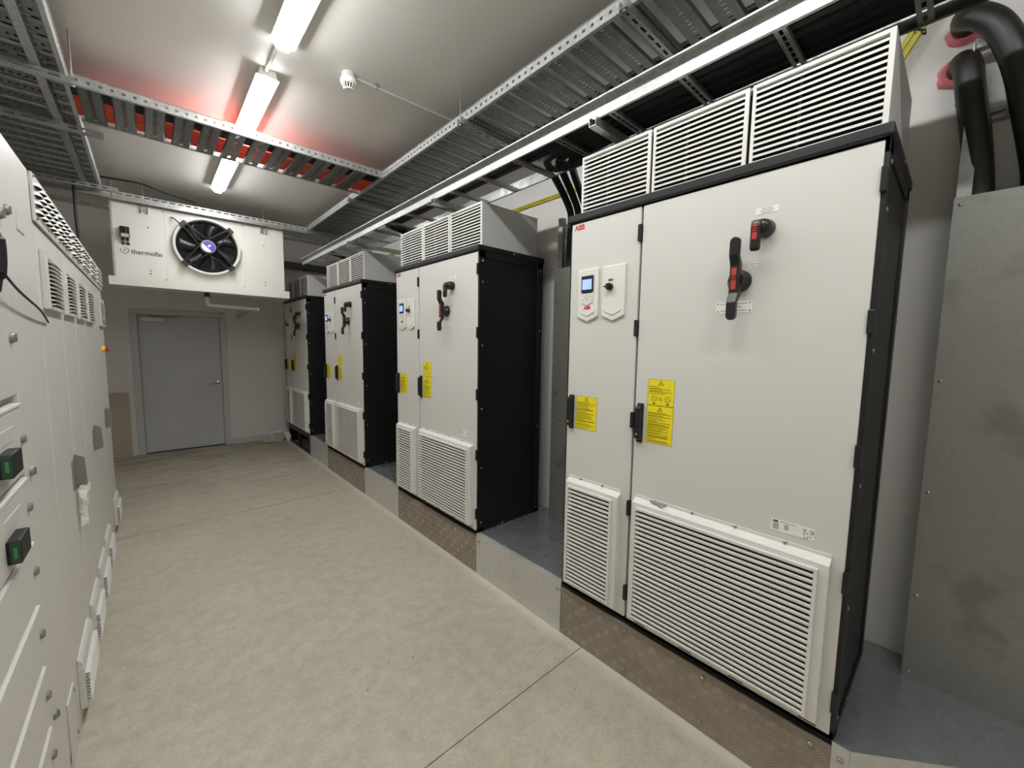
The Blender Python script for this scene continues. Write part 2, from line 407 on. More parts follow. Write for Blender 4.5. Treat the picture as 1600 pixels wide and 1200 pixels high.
# ------------------------------------------------------------------ drive cabinets
def slat_profile(x0, x1, h):
    return [(x0, 0.0), (x0, h * 0.42), (x1, h * 0.80), (x1, h * 0.68), (x0 + 0.003, h * 0.30)]
def warning_label(a0, a1, z0, z1, parent, diagram=False):
    lb = MB().box(-0.0008, 0.0, a0, a1, z0, z1).build('warning_label', M['yellow'], parent)
    ink = MB(); x0, x1 = -0.0012, -0.0008
    e = 0.0012
    for q in ((a0, a1, z0, z0 + e), (a0, a1, z1 - e, z1), (a0, a0 + e, z0, z1), (a1 - e, a1, z0, z1)): ink.box(x0, x1, *q)
    top = z1 - 0.006; mid = (a0 + a1) / 2
    for (p, q, r_, t) in (((mid, top), (mid - 0.012, top - 0.020), None, 0), ((mid, top), (mid + 0.012, top - 0.020), None, 0), ((mid - 0.012, top - 0.020), (mid + 0.012, top - 0.020), None, 0), ((mid, top - 0.006), (mid, top - 0.015), None, 0)):
        ink.cyl((-0.001, p[0], p[1]), (-0.001, q[0], q[1]), 0.0012, 4)
    rnd = random.Random(int(a0 * 1000) + int(z0 * 77))
    z = top - 0.028; stop = z0 + (0.055 if diagram else 0.008)
    left = a1 - 0.006
    while z > stop:
        for k in range(rnd.choice((1, 2, 2, 3))):
            if z <= stop: break
            L = (a1 - a0 - 0.014) * (rnd.uniform(0.85, 1.0) if k else rnd.uniform(0.35, 0.9))
            ink.box(x0, x1, left - L, left, z - 0.0022, z); z -= 0.0046
        z -= 0.0034
    if diagram:
        for cx_ in (a0 + 0.03, a1 - 0.035):
            ring = [(-0.001, cx_ + 0.013 * math.cos(t * PI / 8), z0 + 0.033 + 0.013 * math.sin(t * PI / 8)) for t in range(17)]
            ink.tube(ring, 0.0010, 4, cap=False)
            ink.box(x0, x1, cx_ - 0.006, cx_ + 0.006, z0 + 0.006, z0 + 0.013)
            ink.cyl((-0.001, cx_ - 0.006, z0 + 0.028), (-0.001, cx_ + 0.006, z0 + 0.038), 0.001, 4)
        ink.box(x0, x1, mid - 0.010, mid + 0.008, z0 + 0.026, z0 + 0.029).box(x0, x1, mid - 0.006, mid + 0.01, z0 + 0.034, z0 + 0.037)
    ink.build('printed_text', M['yellowink'], lb)

def chevron_plate(a0, a1, z0, z1, tip, name, parent, x=-0.012):
    mid = (a0 + a1) / 2
    pts = [(a0, z1), (a0, z0), (mid, tip), (a1, z0), (a1, z1)]
    o = MB().prism(pts, 'x', x, 0.0).build(name, M['plasticwhite'], parent, bevel=0.004)
    ridge = MB().prism([(a0 + 0.02, z0 + 0.022), (mid, z0 + 0.001), (a1 - 0.02, z0 + 0.022), (a1 - 0.02, z0 + 0.029), (mid, z0 + 0.010), (a0 + 0.02, z0 + 0.029)], 'x', x - 0.004, x)
    ridge.build('chevron_ridge', M['plasticwhite'], o, bevel=0.001)
    return o

def make_cabinet():
    t = thing('drive_cabinet', 'x', 'cabinet', (D, CY[0], P))
    # black carcass with corner posts
    b = MB().box(0.022, 0.655, 0.004, CW - 0.004, 0.0, 2.10)
    b.build('carcass', M['black'], t, bevel=0.003)
    for a0, a1 in ((-0.004, 0.030), (CW - 0.03, CW + 0.004)):
        posts = MB()
        for x0, x1 in ((0.004, 0.062), (0.60, 0.66)):
            posts.box(x0, x1, a0, a1, 0.0, 2.10)
        posts.box(0.004, 0.66, a0, a1, 0.0, 0.03).box(0.004, 0.66, a0, a1, 2.05, 2.10)
        posts.build('corner_frame', M['black'], t, bevel=0.003)
    MB().box(-0.014, 0.67, -0.010, CW + 0.010, 2.098, 2.140).build('top_cornice', M['black'], t, bevel=0.008)
    for x in (0.035, 0.63):
        for z in (0.075, 0.50, 0.95, 1.42, 1.88, 2.03) if x < 0.1 else (0.04, 0.75, 1.55, 2.03):
            obj('screw', SCREW_MY, t, loc=(x, -0.004, z))
    obj('screw', SCREW_MY, t, loc=(0.25, -0.004, 0.015)); obj('screw', SCREW_MY, t, loc=(0.33, -0.010, 2.118))
    # doors with hinges
    d2 = MB().box(0.0, 0.022, 0.010, 0.857, 0.014, 2.092).build('door', M['cab'], t, bevel=0.003)
    d1 = MB().box(0.0, 0.022, 0.869, CW - 0.008, 0.014, 2.092).build('door', M['cab'], t, bevel=0.003)
    hm = MB().box(-0.012, 0.012, -0.009, 0.009, -0.04, 0.04).mesh('hinge', M['blackgloss'])
    for z in (0.15, 0.605, 1.06, 1.515, 1.968):
        obj('hinge', hm, d2, 0.003, loc=(0.0, 0.004, z)); obj('hinge', hm, d1, 0.003, loc=(0.0, 0.868, z))
    sl = MB()
    for a in (0.05, 0.30, 0.52, 0.75): sl.box(-0.0006, 0.0, a, a + 0.055, 0.020, 0.025)
    sl.build('drain_slots', M['hole'], d2)
    obj('logo', text_mesh('ABB', 0.036, FACE_X, (-0.0006, CW - 0.062, 2.066), M['abbred'], 'logo', 0.0016, 1.0), d1)
    hl = MB().box(-0.0014, -0.0010, CW - 0.096, CW - 0.028, 2.0655, 2.0668)
    hl.build('logo_hairline', M['cab'], d1)
    # lock handles and yellow labels
    for a, par in ((CW - 0.044, d1), (0.824, d2)):
        lk = MB().box(-0.012, 0.0, a - 0.016, a + 0.016, 0.955, 1.150)
        lk.prism([(-0.012, 1.146), (-0.036, 1.128), (-0.034, 0.978), (-0.012, 0.966)], 'y', a - 0.013, a + 0.013)
        lo = lk.build('lock_handle', M['blackgloss'], t, bevel=0.004)
        MB().lathe([(0.006, 0), (0.006, 0.003), (0.0005, 0.004)], 10, (-0.034, a, 1.0), (-1, 0, 0)).build('key_cylinder', M['steel'], lo, True)
    warning_label(1.087, 1.226, 0.962, 1.147, t)
    warning_label(0.660, 0.792, 0.964, 1.146, t)
    warning_label(0.660, 0.792, 1.147, 1.272, t, True)
    # control panel with display
    cp = chevron_plate(1.096, 1.231, 1.583, 1.836, 1.555, 'control_panel', t)
    a0, a1 = 1.126, 1.203
    MB().prism([(a0, 1.80), (a1, 1.80), (a1, 1.712), (a1 - 0.02, 1.708), (a0 + 0.02, 1.708), (a0, 1.712)], 'x', -0.019, -0.011).build('display_bezel', M['screenframe'], cp, bevel=0.002)
    MB().box(-0.0200, -0.0185, 1.134, 1.195, 1.727, 1.780).build('display', M['lcd'], cp)
    tx = MB()
    for i, L in enumerate((0.03, 0.045, 0.02, 0.038, 0.028)): tx.box(-0.0204, -0.0199, 1.191 - L, 1.191, 1.768 - i * 0.009, 1.7705 - i * 0.009)
    tx.build('display_text', M['lcdtext'], cp)
    mid = (a0 + a1) / 2
    kp = MB().prism([(a0, 1.706), (a0 + 0.02, 1.703), (mid, 1.712), (a1 - 0.02, 1.703), (a1, 1.706), (a1, 1.660), (mid, 1.643), (a0, 1.660)], 'x', -0.017, -0.011)
    kp.build('keypad', M['plasticwhite'], cp, bevel=0.0015)
    keys = MB()
    for da, z in ((0, 1.696), (-0.011, 1.687), (0.011, 1.687), (0, 1.678), (-0.026, 1.690), (-0.022, 1.670), (0.022, 1.670), (0.0, 1.668)):
        keys.box(-0.0178, -0.0168, mid + da - 0.003, mid + da + 0.003, z - 0.002, z + 0.002)
    keys.build('key_marks', M['greyink'], cp)
    obj('logo', text_mesh('ABB', 0.024, FACE_X, (-0.0125, mid, 1.630), M['abbred'], 'logo', 0.001), cp)
    # switch plate
    sp = chevron_plate(0.935, 1.072, 1.583, 1.836, 1.555, 'switch_plate', t)
    kb = MB().lathe([(0.019, 0), (0.019, 0.014), (0.016, 0.018), (0.0005, 0.019)], 16, (-0.012, 1.022, 1.728), (-1, 0, 0))
    kb.box(-0.042, -0.026, 1.014, 1.030, 1.716, 1.742); kb.tube([(-0.036, 1.022, 1.73), (-0.040, 1.045, 1.728)], 0.007, 8, 0.003)
    kb.build('selector_knob', M['blackgloss'], sp, True)
    MB().box(-0.0128, -0.012, 1.006, 1.034, 1.757, 1.768).build('switch_marking', M['greyink'], sp)
    # large disconnector handle
    a = 0.413
    rh = MB().lathe([(0.044, 0), (0.044, 0.012), (0.040, 0.018), (0.032, 0.036), (0.028, 0.046), (0.0005, 0.047)], 20, (0, a, 1.690), (-1, 0, 0)).build('disconnector_handle', M['blackgloss'], t, True)
    g = MB().prism([(-0.036, 1.630), (-0.060, 1.600), (-0.084, 1.600), (-0.066, 1.638), (-0.066, 1.744), (-0.084, 1.782), (-0.060, 1.782), (-0.036, 1.752)], 'y', a - 0.018, a + 0.018)
    def stadium(z_in, z_out):
        sg = 1 if z_out > z_in else -1; c_ = z_out - sg * 0.018
        pts = [(a - 0.018, z_in)] + [(a - 0.018 * math.cos(q * PI / 8), c_ + sg * 0.018 * math.sin(q * PI / 8)) for q in range(9)] + [(a + 0.018, z_in)]
        g.prism(pts, 'x', -0.084, -0.060)
    stadium(1.778, 1.851); stadium(1.604, 1.532)
    g.build('grip', M['blackgloss'], rh, bevel=0.004)
    rs = MB().box(-0.0675, -0.0655, a - 0.008, a + 0.010, 1.652, 1.687).box(-0.0675, -0.0655, a - 0.008, a + 0.010, 1.691, 1.695).box(-0.0675, -0.0655, a - 0.008, a + 0.010, 1.699, 1.703).box(-0.0675, -0.0655, a - 0.008, a + 0.010, 1.707, 1.735)
    rs.build('red_marking', M['red'], rh)
    # small operating knob
    a = 0.334
    rk = MB().lathe([(0.034, 0), (0.034, 0.008), (0.031, 0.030), (0.028, 0.046), (0.018, 0.056), (0.0005, 0.058)], 20, (0, a, 1.880), (-1, 0, 0)).build('rotary_knob', M['blackgloss'], t, True)
    MB().prism([(-0.066, 1.905), (-0.074, 1.88), (-0.074, 1.80), (-0.066, 1.788), (-0.050, 1.79), (-0.046, 1.83), (-0.046, 1.90)], 'y', a - 0.003, a + 0.031).build('grip', M['blackgloss'], rk, bevel=0.008)
    MB().box(-0.0755, -0.0735, a + 0.006, a + 0.022, 1.830, 1.856).box(-0.0755, -0.0735, a + 0.006, a + 0.022, 1.860, 1.864).box(-0.0755, -0.0735, a + 0.006, a + 0.022, 1.868, 1.872).box(-0.0755, -0.0735, a + 0.006, a + 0.022, 1.876, 1.888).build('red_marking', M['red'], rk)
    # small labels
    def small_label(name, a0, a1, z0, z1, rows, mat='label', ink='ink', pins=False):
        lb = MB().box(-0.0012, 0.0, a0, a1, z0, z1).build(name, M[mat], t)
        ik = MB(); rnd = random.Random(int(a0 * 999))
        for k in range(rows):
            zz = z1 - (k + 0.7) * (z1 - z0) / (rows + 0.4); L = (a1 - a0) * rnd.uniform(0.4, 0.8); c_ = (a0 + a1) / 2
            ik.box(-0.0016, -0.0012, c_ - L / 2, c_ + L / 2, zz - 0.0009, zz + 0.0009)
        if pins:
            for aa in (a0 + 0.008, a1 - 0.008):
                for zz in (z0 + 0.007, z1 - 0.007): ik.lathe([(0.003, 0), (0.003, 0.001), (0.0003, 0.0015)], 6, (-0.0012, aa, zz), (-1, 0, 0))
        ik.build('printed_text', M[ink], lb)
    small_label('name_strip', 0.295, 0.372, 1.938, 1.962, 3, ink='greyink')
    small_label('name_plate', 0.362, 0.500, 1.566, 1.612, 3, pins=True)
    small_label('handle_label', 0.352, 0.385, 1.738, 1.760, 2, ink='greyink')
    MB().box(-0.0006, 0, 0.695, 0.712, 1.745, 1.80).build('clear_sticker', M['cab'], t, bevel=0.0003)
    rp = MB().box(-0.0010, 0.0, 0.104, 0.243, 0.718, 0.764).build('rating_plate', M['label'], t)
    ik = MB()
    for k in range(5): ik.box(-0.0014, -0.001, 0.216, 0.237 - 0.003 * (k % 2), 0.746 - k * 0.005, 0.748 - k * 0.005)
    for k in range(5): ik.box(-0.0014, -0.001, 0.184, 0.198, 0.7480 - k * 0.004, 0.7495 - k * 0.004)
    ik.box(-0.0014, -0.001, 0.160, 0.212, 0.7570, 0.7585)
    for aa, zz in ((0.136, 0.752), (0.130, 0.752), (0.134, 0.744), (0.125, 0.741), (0.134, 0.736), (0.122, 0.730), (0.114, 0.729), (0.132, 0.722), (0.124, 0.722)):
        ik.box(-0.0014, -0.001, aa - 0.002, aa + 0.002, zz - 0.002, zz + 0.002)
    ik.tube([(-0.001, 0.113 + 0.006 * math.cos(q * PI / 6), 0.748 + 0.006 * math.sin(q * PI / 6)) for q in range(1, 11)], 0.0014, 4)
    ik.build('printed_text', M['ink'], rp)
    obj('logo', text_mesh('ABB', 0.010, FACE_X, (-0.0012, 0.228, 0.7565), M['ink'], 'logo', 0.0006), rp)
    # lower air inlet grilles
    for (a0, a1, z0, z1) in ((0.915, 1.262, 0.045, 0.672), (0.047, 0.832, 0.050, 0.678)):
        hood = MB()
        hx = -0.034
        hood.prism([(0.0, z1 + 0.012), (-0.004, z1 + 0.012), (-0.004, z1 - 0.002), (hx, z1 - 0.020), (hx, z1 - 0.052), (0.0, z1 - 0.052)], 'y', a0, a1)
        hood.box(hx, 0.0, a0, a0 + 0.042, z0, z1 - 0.052).box(hx, 0.0, a1 - 0.030, a1, z0, z1 - 0.052).box(hx, 0.0, a0 + 0.042, a1 - 0.030, z0, z0 + 0.016)
        ho = hood.build('inlet_grille', M['ventwhite'], t, bevel=0.002)
        i0, i1, j0, j1 = a0 + 0.042, a1 - 0.030, z0 + 0.016, z1 - 0.052
        rim = MB().box(hx - 0.014, hx, i0 - 0.012, i0, j0 - 0.004, j1 + 0.012).box(hx - 0.014, hx, i1, i1 + 0.006, j0 - 0.004, j1 + 0.012).box(hx - 0.014, hx, i0, i1, j1, j1 + 0.012)
        rim.build('grille_rim', M['ventwhite'], ho, bevel=0.001)
        MB().box(-0.016, -0.010, i0, i1, j0, j1).build('filter_mat', M['filter'], ho)
        n = 24; pitch = (j1 - j0) / n
        sm = MB().prism([(hx - 0.012, 0.0), (hx - 0.013, pitch * 0.36), (hx - 0.005, pitch * 0.50), (hx - 0.004, pitch * 0.42)], 'y', i0, i1).mesh('slat', M['ventwhite'])
        for k in range(n): obj('slat', sm, ho, loc=(0, 0, j0 + k * pitch))
        for k in range(2 if a1 - a0 < 0.5 else 4):
            aa = a0 + (a1 - a0) * (k + 0.8) / (2.4 if a1 - a0 < 0.5 else 4.4)
            obj('screw', SCREW_MX, ho, loc=(-0.004, aa, z1 + 0.005))
    # louvred roof box
    z0, z1, fx, bx = 2.140, 2.448, 0.044, 0.600
    rb = MB().box(fx, bx, 0.012, 1.262, z1 - 0.012, z1).box(bx - 0.012, bx, 0.012, 1.262, z0, z1 - 0.012)
    rb.box(fx, bx - 0.012, 0.012, 0.024, z0, z1 - 0.012).box(fx, bx - 0.012, 1.250, 1.262, z0, z1 - 0.012)
    ro = rb.build('roof_vent', M['roofgrey'], t, bevel=0.002)
    MB().box(fx + 0.030, fx + 0.036, 0.024, 1.250, z0, z1 - 0.012).build('inner_baffle', M['void'], ro)
    secs = ((0.012, 0.422), (0.434, 0.842), (0.854, 1.262))
    for s0, s1 in secs:
        f = MB().box(fx - 0.010, fx, s0, s0 + 0.016, z0, z1).box(fx - 0.010, fx, s1 - 0.012, s1, z0, z1)
        f.box(fx - 0.010, fx, s0 + 0.016, s1 - 0.012, z1 - 0.014, z1).box(fx - 0.010, fx, s0 + 0.016, s1 - 0.012, z0, z0 + 0.008)
        f.build('louvre_frame', M['ventwhite'], ro, bevel=0.001)
    n = 13; j0, j1 = z0 + 0.010, z1 - 0.014; pitch = (j1 - j0) / n
    for s0, s1 in secs:
        sm = MB().prism(slat_profile(fx - 0.010, fx + 0.018, pitch), 'y', s0 + 0.016, s1 - 0.012).mesh('slat', M['ventwhite'])
        for k in range(n): obj('slat', sm, ro, loc=(0, 0, j0 + k * pitch))
        c_ = s0 + 0.25
        MB().box(fx + 0.012, fx + 0.022, c_, c_ + 0.010, z0, z1 - 0.012).build('louvre_stay', M['greyink'], ro)
    return t
cab = make_cabinet()
CAB_LABELS = ['nearest light grey drive cabinet, whose right side stands beside the galvanised sheet panel',
              'second nearest light grey drive cabinet, its black side panel facing the galvanised plinth top',
              'third nearest light grey drive cabinet with three yellow labels, between two black-sided cabinets',
              'farthest light grey drive cabinet beside the end wall, standing on an open black base frame']
cabs = [cab]
for k in range(1, 4):
    c = copy_tree(cab); c.location = (D, CY[k], P); cabs.append(c)
for part in cabs[3].children:                       # the far cabinet's display is off
    for sub in part.children:
        if sub.name.startswith('display'):
            me = sub.data.copy(); me.materials.clear(); me.materials.append(M['screenframe']); sub.data = me
for c, l in zip(cabs, CAB_LABELS): c['label'] = l; c['group'] = 'drive cabinets in a row'

# open black base frame under the far cabinet
bf = thing('base_frame', 'open black steel base frame under the farthest drive cabinet', 'base frame', (D, CY[3], 0))
fm = MB().box(0, 0.04, 0.004, 0.05, 0, P).box(0, 0.04, CW - 0.05, CW, 0, P).box(0, 0.04, CW * 0.48, CW * 0.48 + 0.05, 0, P)
fm.box(0, 0.66, 0.05, CW - 0.05, P - 0.06, P - 0.001).box(0, 0.04, 0.05, CW - 0.05, 0, 0.035)
fm.build('front_frame', M['black'], bf, bevel=0.003)
MB().box(0.60, 0.66, 0.004, CW, 0, P - 0.06).box(0.04, 0.60, 0.004, 0.03, 0, P - 0.06).box(0.04, 0.6, CW - 0.03, CW, 0, P - 0.06).build('rear_frame', M['black'], bf)

# small double-bitted key lying on the grille of the nearest cabinet
ky = thing('cabinet_key', 'small silver cabinet key lying on top of the nearest wide air grille', 'key', (D - 0.018, CY[0] + 0.70, P + 0.675))
MB().tube([(0.004, 0.045, 0.006), (-0.002, 0.0, 0.008)], 0.005, 8).build('shank', M['steel'], ky, True)
MB().tube([(-0.006, -0.004, 0.008), (-0.010, -0.022, 0.008)], 0.006, 8).tube([(0.006, -0.004, 0.008), (0.008, -0.03, 0.009)], 0.006, 8).box(-0.008, 0.006, -0.012, 0.002, 0.003, 0.013).build('wing', M['steel'], ky, True)

# ------------------------------------------------------------------ galvanised cable covers against the right wall, and their cables
COVER_LABELS = ['large galvanised sheet cable cover at the right edge of the picture', 'galvanised cable cover between the two nearest drive cabinets',
                'galvanised cable cover between the second and third drive cabinets', 'galvanised cable cover between the two farthest drive cabinets']
BX = 2.41
cover_spans = [(-0.70, 0.066), (1.53, 2.195), (3.68, 4.33), (5.82, 6.47)]
for k, ((y0, y1), lab) in enumerate(zip(cover_spans, COVER_LABELS)):
    b = thing('cable_cover', lab, 'cover', (0, 0, P), 'galvanised cable covers')
    MB().box(BX, BX + 0.002, y0, y1, 0.001, 2.03).box(BX + 0.002, R - 0.006, y1 - 0.002, y1, 0.001, 2.02).box(BX + 0.002, R - 0.006, y0, y0 + 0.002, 0.001, 2.02).build('cover_sheet', M['galvcover'], b)
    for zz in (0.02, 0.37, 0.83, 1.30, 2.0):
        obj('screw', SCREW_MX, b, loc=(BX, y1 - 0.02, zz))
    MB().box(BX + 0.03, BX + 0.071, y1 - 0.045, y1 - 0.004, 0.001, 2.42).build('corner_strut', M['galv'], b)

# ------------------------------------------------------------------ ceiling lamps
LAMP_X = 0.692
lamp_spans = [(1.72, 2.90), (3.30, 4.47), (4.87, 6.04), (0.15, 1.33), (-1.42, -0.24)]
lamp_labels = ['tube batten lamp at the top edge of the picture, nearest in view', 'lit batten lamp seen just above the cross tray with red cables', 'lit batten lamp farthest away, between the cross tray and the fan cooler',
               'batten lamp above the viewer', 'batten lamp behind the viewer']
for (y0, y1), lab in zip(lamp_spans, lamp_labels):
    t = thing('batten_lamp', lab, 'lamp', (LAMP_X, y0, C), 'ceiling batten lamps')
    L = y1 - y0
    MB().prism([(-0.045, 0.0), (0.045, 0.0), (0.050, -0.038), (0.070, -0.042), (0.070, -0.049), (-0.070, -0.049), (-0.070, -0.042), (-0.050, -0.038)], 'y', 0, L).build('housing', M['plasticwhite'], t)
    MB().prism([(-0.054, -0.048), (0.054, -0.048), (0.034, -0.076), (0.020, -0.083), (-0.020, -0.083), (-0.034, -0.076)], 'y', 0.002, L - 0.002).build('diffuser', M['lamp'], t)
    for a in (-0.006, L):
        MB().prism([(-0.047, 0.0), (0.047, 0.0), (0.058, -0.049), (-0.058, -0.049)], 'y', a, a + 0.006).build('end_cap', M['plasticwhite'], t)
for (a, b, lab) in ((2.90, 3.30, 'short grey conduit on the ceiling between the two nearest lamps'), (4.47, 4.87, 'short grey conduit on the ceiling between the two farthest lamps')):
    tag(MB().tube([(LAMP_X - 0.012, a - 0.03, C - 0.014), (LAMP_X - 0.012, b + 0.03, C - 0.014)], 0.0125, 10).build('lamp_conduit', M['pvc'], smooth=True), lab, 'conduit', 'lamp conduits')

# smoke detector and its conduit
sd = thing('smoke_detector', 'round white smoke detector on the ceiling', 'smoke detector', (1.112, 2.96, C))
MB().lathe([(0.045, 0), (0.045, -0.035), (0.038, -0.036), (0.0005, -0.036)], 24, (0, 0, 0), (0, 0, 1)).build('base', M['pvc'], sd, True)
MB().lathe([(0.050, -0.035), (0.056, -0.045), (0.056, -0.066), (0.050, -0.074), (0.0005, -0.074)], 24, (0, 0, 0), (0, 0, 1)).build('body', M['plasticwhite'], sd, True)
MB().lathe([(0.040, -0.074), (0.034, -0.098), (0.0005, -0.098)], 24, (0, 0, 0), (0, 0, 1)).build('chamber', M['hole'], sd, True)
ribm = MB().add([(0.047, -0.004, -0.072), (0.047, 0.004, -0.072), (0.034, 0.003, -0.102), (0.034, -0.003, -0.102), (0.040, -0.004, -0.072), (0.040, 0.004, -0.072), (0.028, 0.003, -0.102), (0.028, -0.003, -0.102)],
                [(0, 1, 2, 3), (7, 6, 5, 4), (0, 4, 5, 1), (3, 2, 6, 7), (0, 3, 7, 4), (1, 5, 6, 2)]).mesh('rib', M['plasticwhite'])
for k in range(14):
    o = obj('rib', ribm, sd); o.rotation_euler = (0, 0, k * 2 * PI / 14)
MB().lathe([(0.036, -0.100), (0.032, -0.107), (0.0005, -0.108)], 24, (0, 0, 0), (0, 0, 1)).build('cap', M['plasticwhite'], sd, True)
tag(MB().tube([(1.160, 2.955, C - 0.012), (2.555, 2.925, C - 0.012)], 0.0105, 10).build('ceiling_conduit', M['pvc'], smooth=True), 'thin grey conduit on the ceiling from smoke detector to cable tray', 'conduit')
cp_ = thing('conduit_saddle', 'small metal saddle clip holding conduit beside the smoke detector', 'clip', (1.30, 2.952, C))
MB().tube([(0, -0.020, -0.001), (0, -0.016, -0.018), (0, 0, -0.027), (0, 0.016, -0.018), (0, 0.020, -0.001)], 0.004, 6).build('strap', M['galv'], cp_)
MB().box(-0.008, 0.008, -0.030, 0.030, -0.003, -0.0005).build('saddle_base', M['galv'], cp_)

# ------------------------------------------------------------------ cable trays
TZ = 3.35
def tf_y(x0, y0, z0):                       # sweep direction u along +y, profile y -> x
    return lambda p: (x0 + p[1], y0 + p[0], z0 + p[2])
def tf_x(x0, y0, z0):
    return lambda p: (x0 + p[0], y0 + p[1], z0 + p[2])
def rung_mesh(width, along):
    us = [0.0, 0.03]; slots = 17; cell = (width - 0.06) / slots
    for k in range(slots):
        us += [0.03 + k * cell + cell * 0.45, 0.03 + (k + 1) * cell]
    us.append(width)
    prof = [(0.0, 0.014), (0.008, 0.0), (0.048, 0.0), (0.070, 0.0), (0.112, 0.0), (0.120, 0.014)]
    inn = [(a, b + 0.0018) for a, b in prof]
    tf = tf_x(0, 0, 0) if along == 'x' else (lambda p: (p[1], p[0], p[2]))
    return MB().holed(us, prof, inn, lambda i, j: j == 2 and i % 2 == 1 and i < len(us) - 2, tf).mesh('rung', M['trayside'])
def rail_mb(length, along, inward):
    us = [0.0]; n = int(length / 0.055)
    for k in range(n): us += [k * 0.055 + 0.018, k * 0.055 + 0.036]
    us.append(length)
    prof = [(inward * 0.022, 0.0), (0.0, 0.0), (0.0, 0.024), (0.0, 0.040), (0.0, 0.060), (-inward * 0.006, 0.062)]
    inn = [(inward * 0.022, 0.0015), (inward * 0.0015, 0.0015), (inward * 0.0015, 0.024), (inward * 0.0015, 0.040), (inward * 0.0015, 0.060), (-inward * 0.006, 0.0635)]
    tf = tf_x(0, 0, 0) if along == 'x' else (lambda p: (p[1], p[0], p[2]))
    return MB().holed(us, prof, inn, lambda i, j: j == 2 and i % 2 == 1 and i < len(us) - 2, tf)
RUNG_Y = rung_mesh(0.60, 'x')      # rungs of trays that run along y
RUNG_X = rung_mesh(0.60, 'y')
def tray_along_y(name, label, x0, y0, y1, group):
    t = thing(name, label, 'cable tray', (x0, y0, TZ), group)
    L = y1 - y0
    rail_mb(L, 'y', 1).build('side_rail', M['galvrail'], t)
    r2 = rail_mb(L, 'y', -1).build('side_rail', M['galvrail'], t); r2.location = (0.60, 0, 0)
    n = int(L / 0.16)
    for k in range(n): obj('rung', RUNG_Y, t, loc=(0.0, 0.02 + k * 0.16, 0.002))
    return t
def tray_along_x(name, label, x0, x1, y0, group):
    t = thing(name, label, 'cable tray', (x0, y0, TZ), group)
    L = x1 - x0
    rail_mb(L, 'x', 1).build('side_rail', M['galvrail'], t)
    r2 = rail_mb(L, 'x', -1).build('side_rail', M['galvrail'], t); r2.location = (0, 0.60, 0)
    for k in range(int(L / 0.163)): obj('rung', RUNG_X, t, loc=(0.02 + k * 0.163, 0.0, 0.002))
    return t
tray_along_y('cable_tray', 'long perforated cable tray above the drive cabinets, hung under the ceiling', 1.775, -1.6, 6.40, 'perforated cable trays')
tray_along_y('cable_tray', 'long perforated cable tray above the switchboard at the left', -0.90, 0.4, 6.40, 'perforated cable trays')
tray_along_x('cable_tray', 'perforated cross tray carrying red cables, between the two long trays', -0.292, 1.772, 3.90, 'perforated cable trays')

# cables in the cross tray
rc = random.Random(3)
def cable(name, pts, r, mat, label, cat='cable', group=None, n=8):
    return tag(MB().tube(pts, r, n).build(name, M[mat], smooth=True), label, cat, group)
def wob(x0, x1, y, z, along, n=9, amp=0.008, seed=0):
    rr = random.Random(seed); pts = []
    for k in range(n):
        s_ = x0 + (x1 - x0) * k / (n - 1); d = rr.uniform(-amp, amp)
        pts.append((s_, y + d, z) if along == 'x' else (y + d, s_, z))
    return pts
for k in range(5):
    cable('power_cable', wob(-0.62, 2.1, 3.955 + k * 0.040, TZ + 0.036, 'x', seed=k, amp=0.004), 0.016, 'rubber', 'black cable lying in the near half of the cross tray', group='black cables in the cross tray')
for k in range(11):
    cable('fire_cable', wob(-0.62, 2.1, 4.165 + k * 0.0272, TZ + 0.031, 'x', seed=20 + k, amp=0.003), 0.0115, 'redcable', 'orange-red cable lying in the far half of the cross tray', group='red cables in the cross tray')
for k in range(9):
    cable('power_cable', wob(0.5, 6.35, -0.85 + k * 0.062, TZ + 0.040, 'y', 13, seed=40 + k), 0.020, 'rubber', 'black cable lying in the tray above the switchboard', group='black cables in the left tray')
for k in range(3):
    cable('power_cable', wob(-1.5, 6.35, 2.26 + k * 0.036, TZ + 0.036, 'y', 13, seed=60 + k), 0.016, 'rubber', 'black cable along the right side of the tray above the drive cabinets', group='black cables in the right tray')

# ------------------------------------------------------------------ slotted support struts
def strut_mb(L, along, slot='front', d=0.041):
    n = int(L / 0.075); us = [0.0]
    for k in range(n): us += [k * 0.075 + 0.012, k * 0.075 + 0.060]
    us.append(L)
    t = 0.0025
    # profile (a = toward -y / -x is front), slots on the web
    out = [(d, 0.0), (0.0, 0.0), (0.0, d * 0.34), (0.0, d * 0.66), (0.0, d), (d, d)]
    inn = [(d, t), (t, t), (t, d * 0.34), (t, d * 0.66), (t, d - t), (d, d - t)]
    if slot == 'bottom':
        sw = lambda q: [(b, a) for a, b in q]
        out, inn = sw(out), sw(inn)
    tf = tf_x(0, 0, 0) if along == 'x' else (lambda p: (p[1], p[0], p[2]))
    return MB().holed(us, out, inn, lambda i, j: j == 2 and i % 2 == 1 and i < len(us) - 2, tf)
def strut(label, x, y, z, L, along, slot='front', mat='galv', group='slotted support struts', name='support_strut'):
    o = strut_mb(L, along, slot).build(name, M[mat]); o.location = (x, y, z)
    return tag(o, label, 'strut', group)
SZ = TZ - 0.0415
ds = thing('double_strut', 'deep slotted galvanised strut across the room above the front of the fan cooler', 'strut', (-0.95, 6.415, 3.306))
su = strut_mb(3.45, 'x').build('upper_channel', M['galvrail'], ds); su.location = (0, 0, 0.0415)
MB().holed([0, 3.45], [(0.041, 0.0), (0.0, 0.0), (0.0, 0.041), (0.041, 0.041)], [(0.041, 0.0025), (0.0025, 0.0025), (0.0025, 0.0385), (0.041, 0.0385)], lambda i, j: False).build('lower_channel', M['galv'], ds)
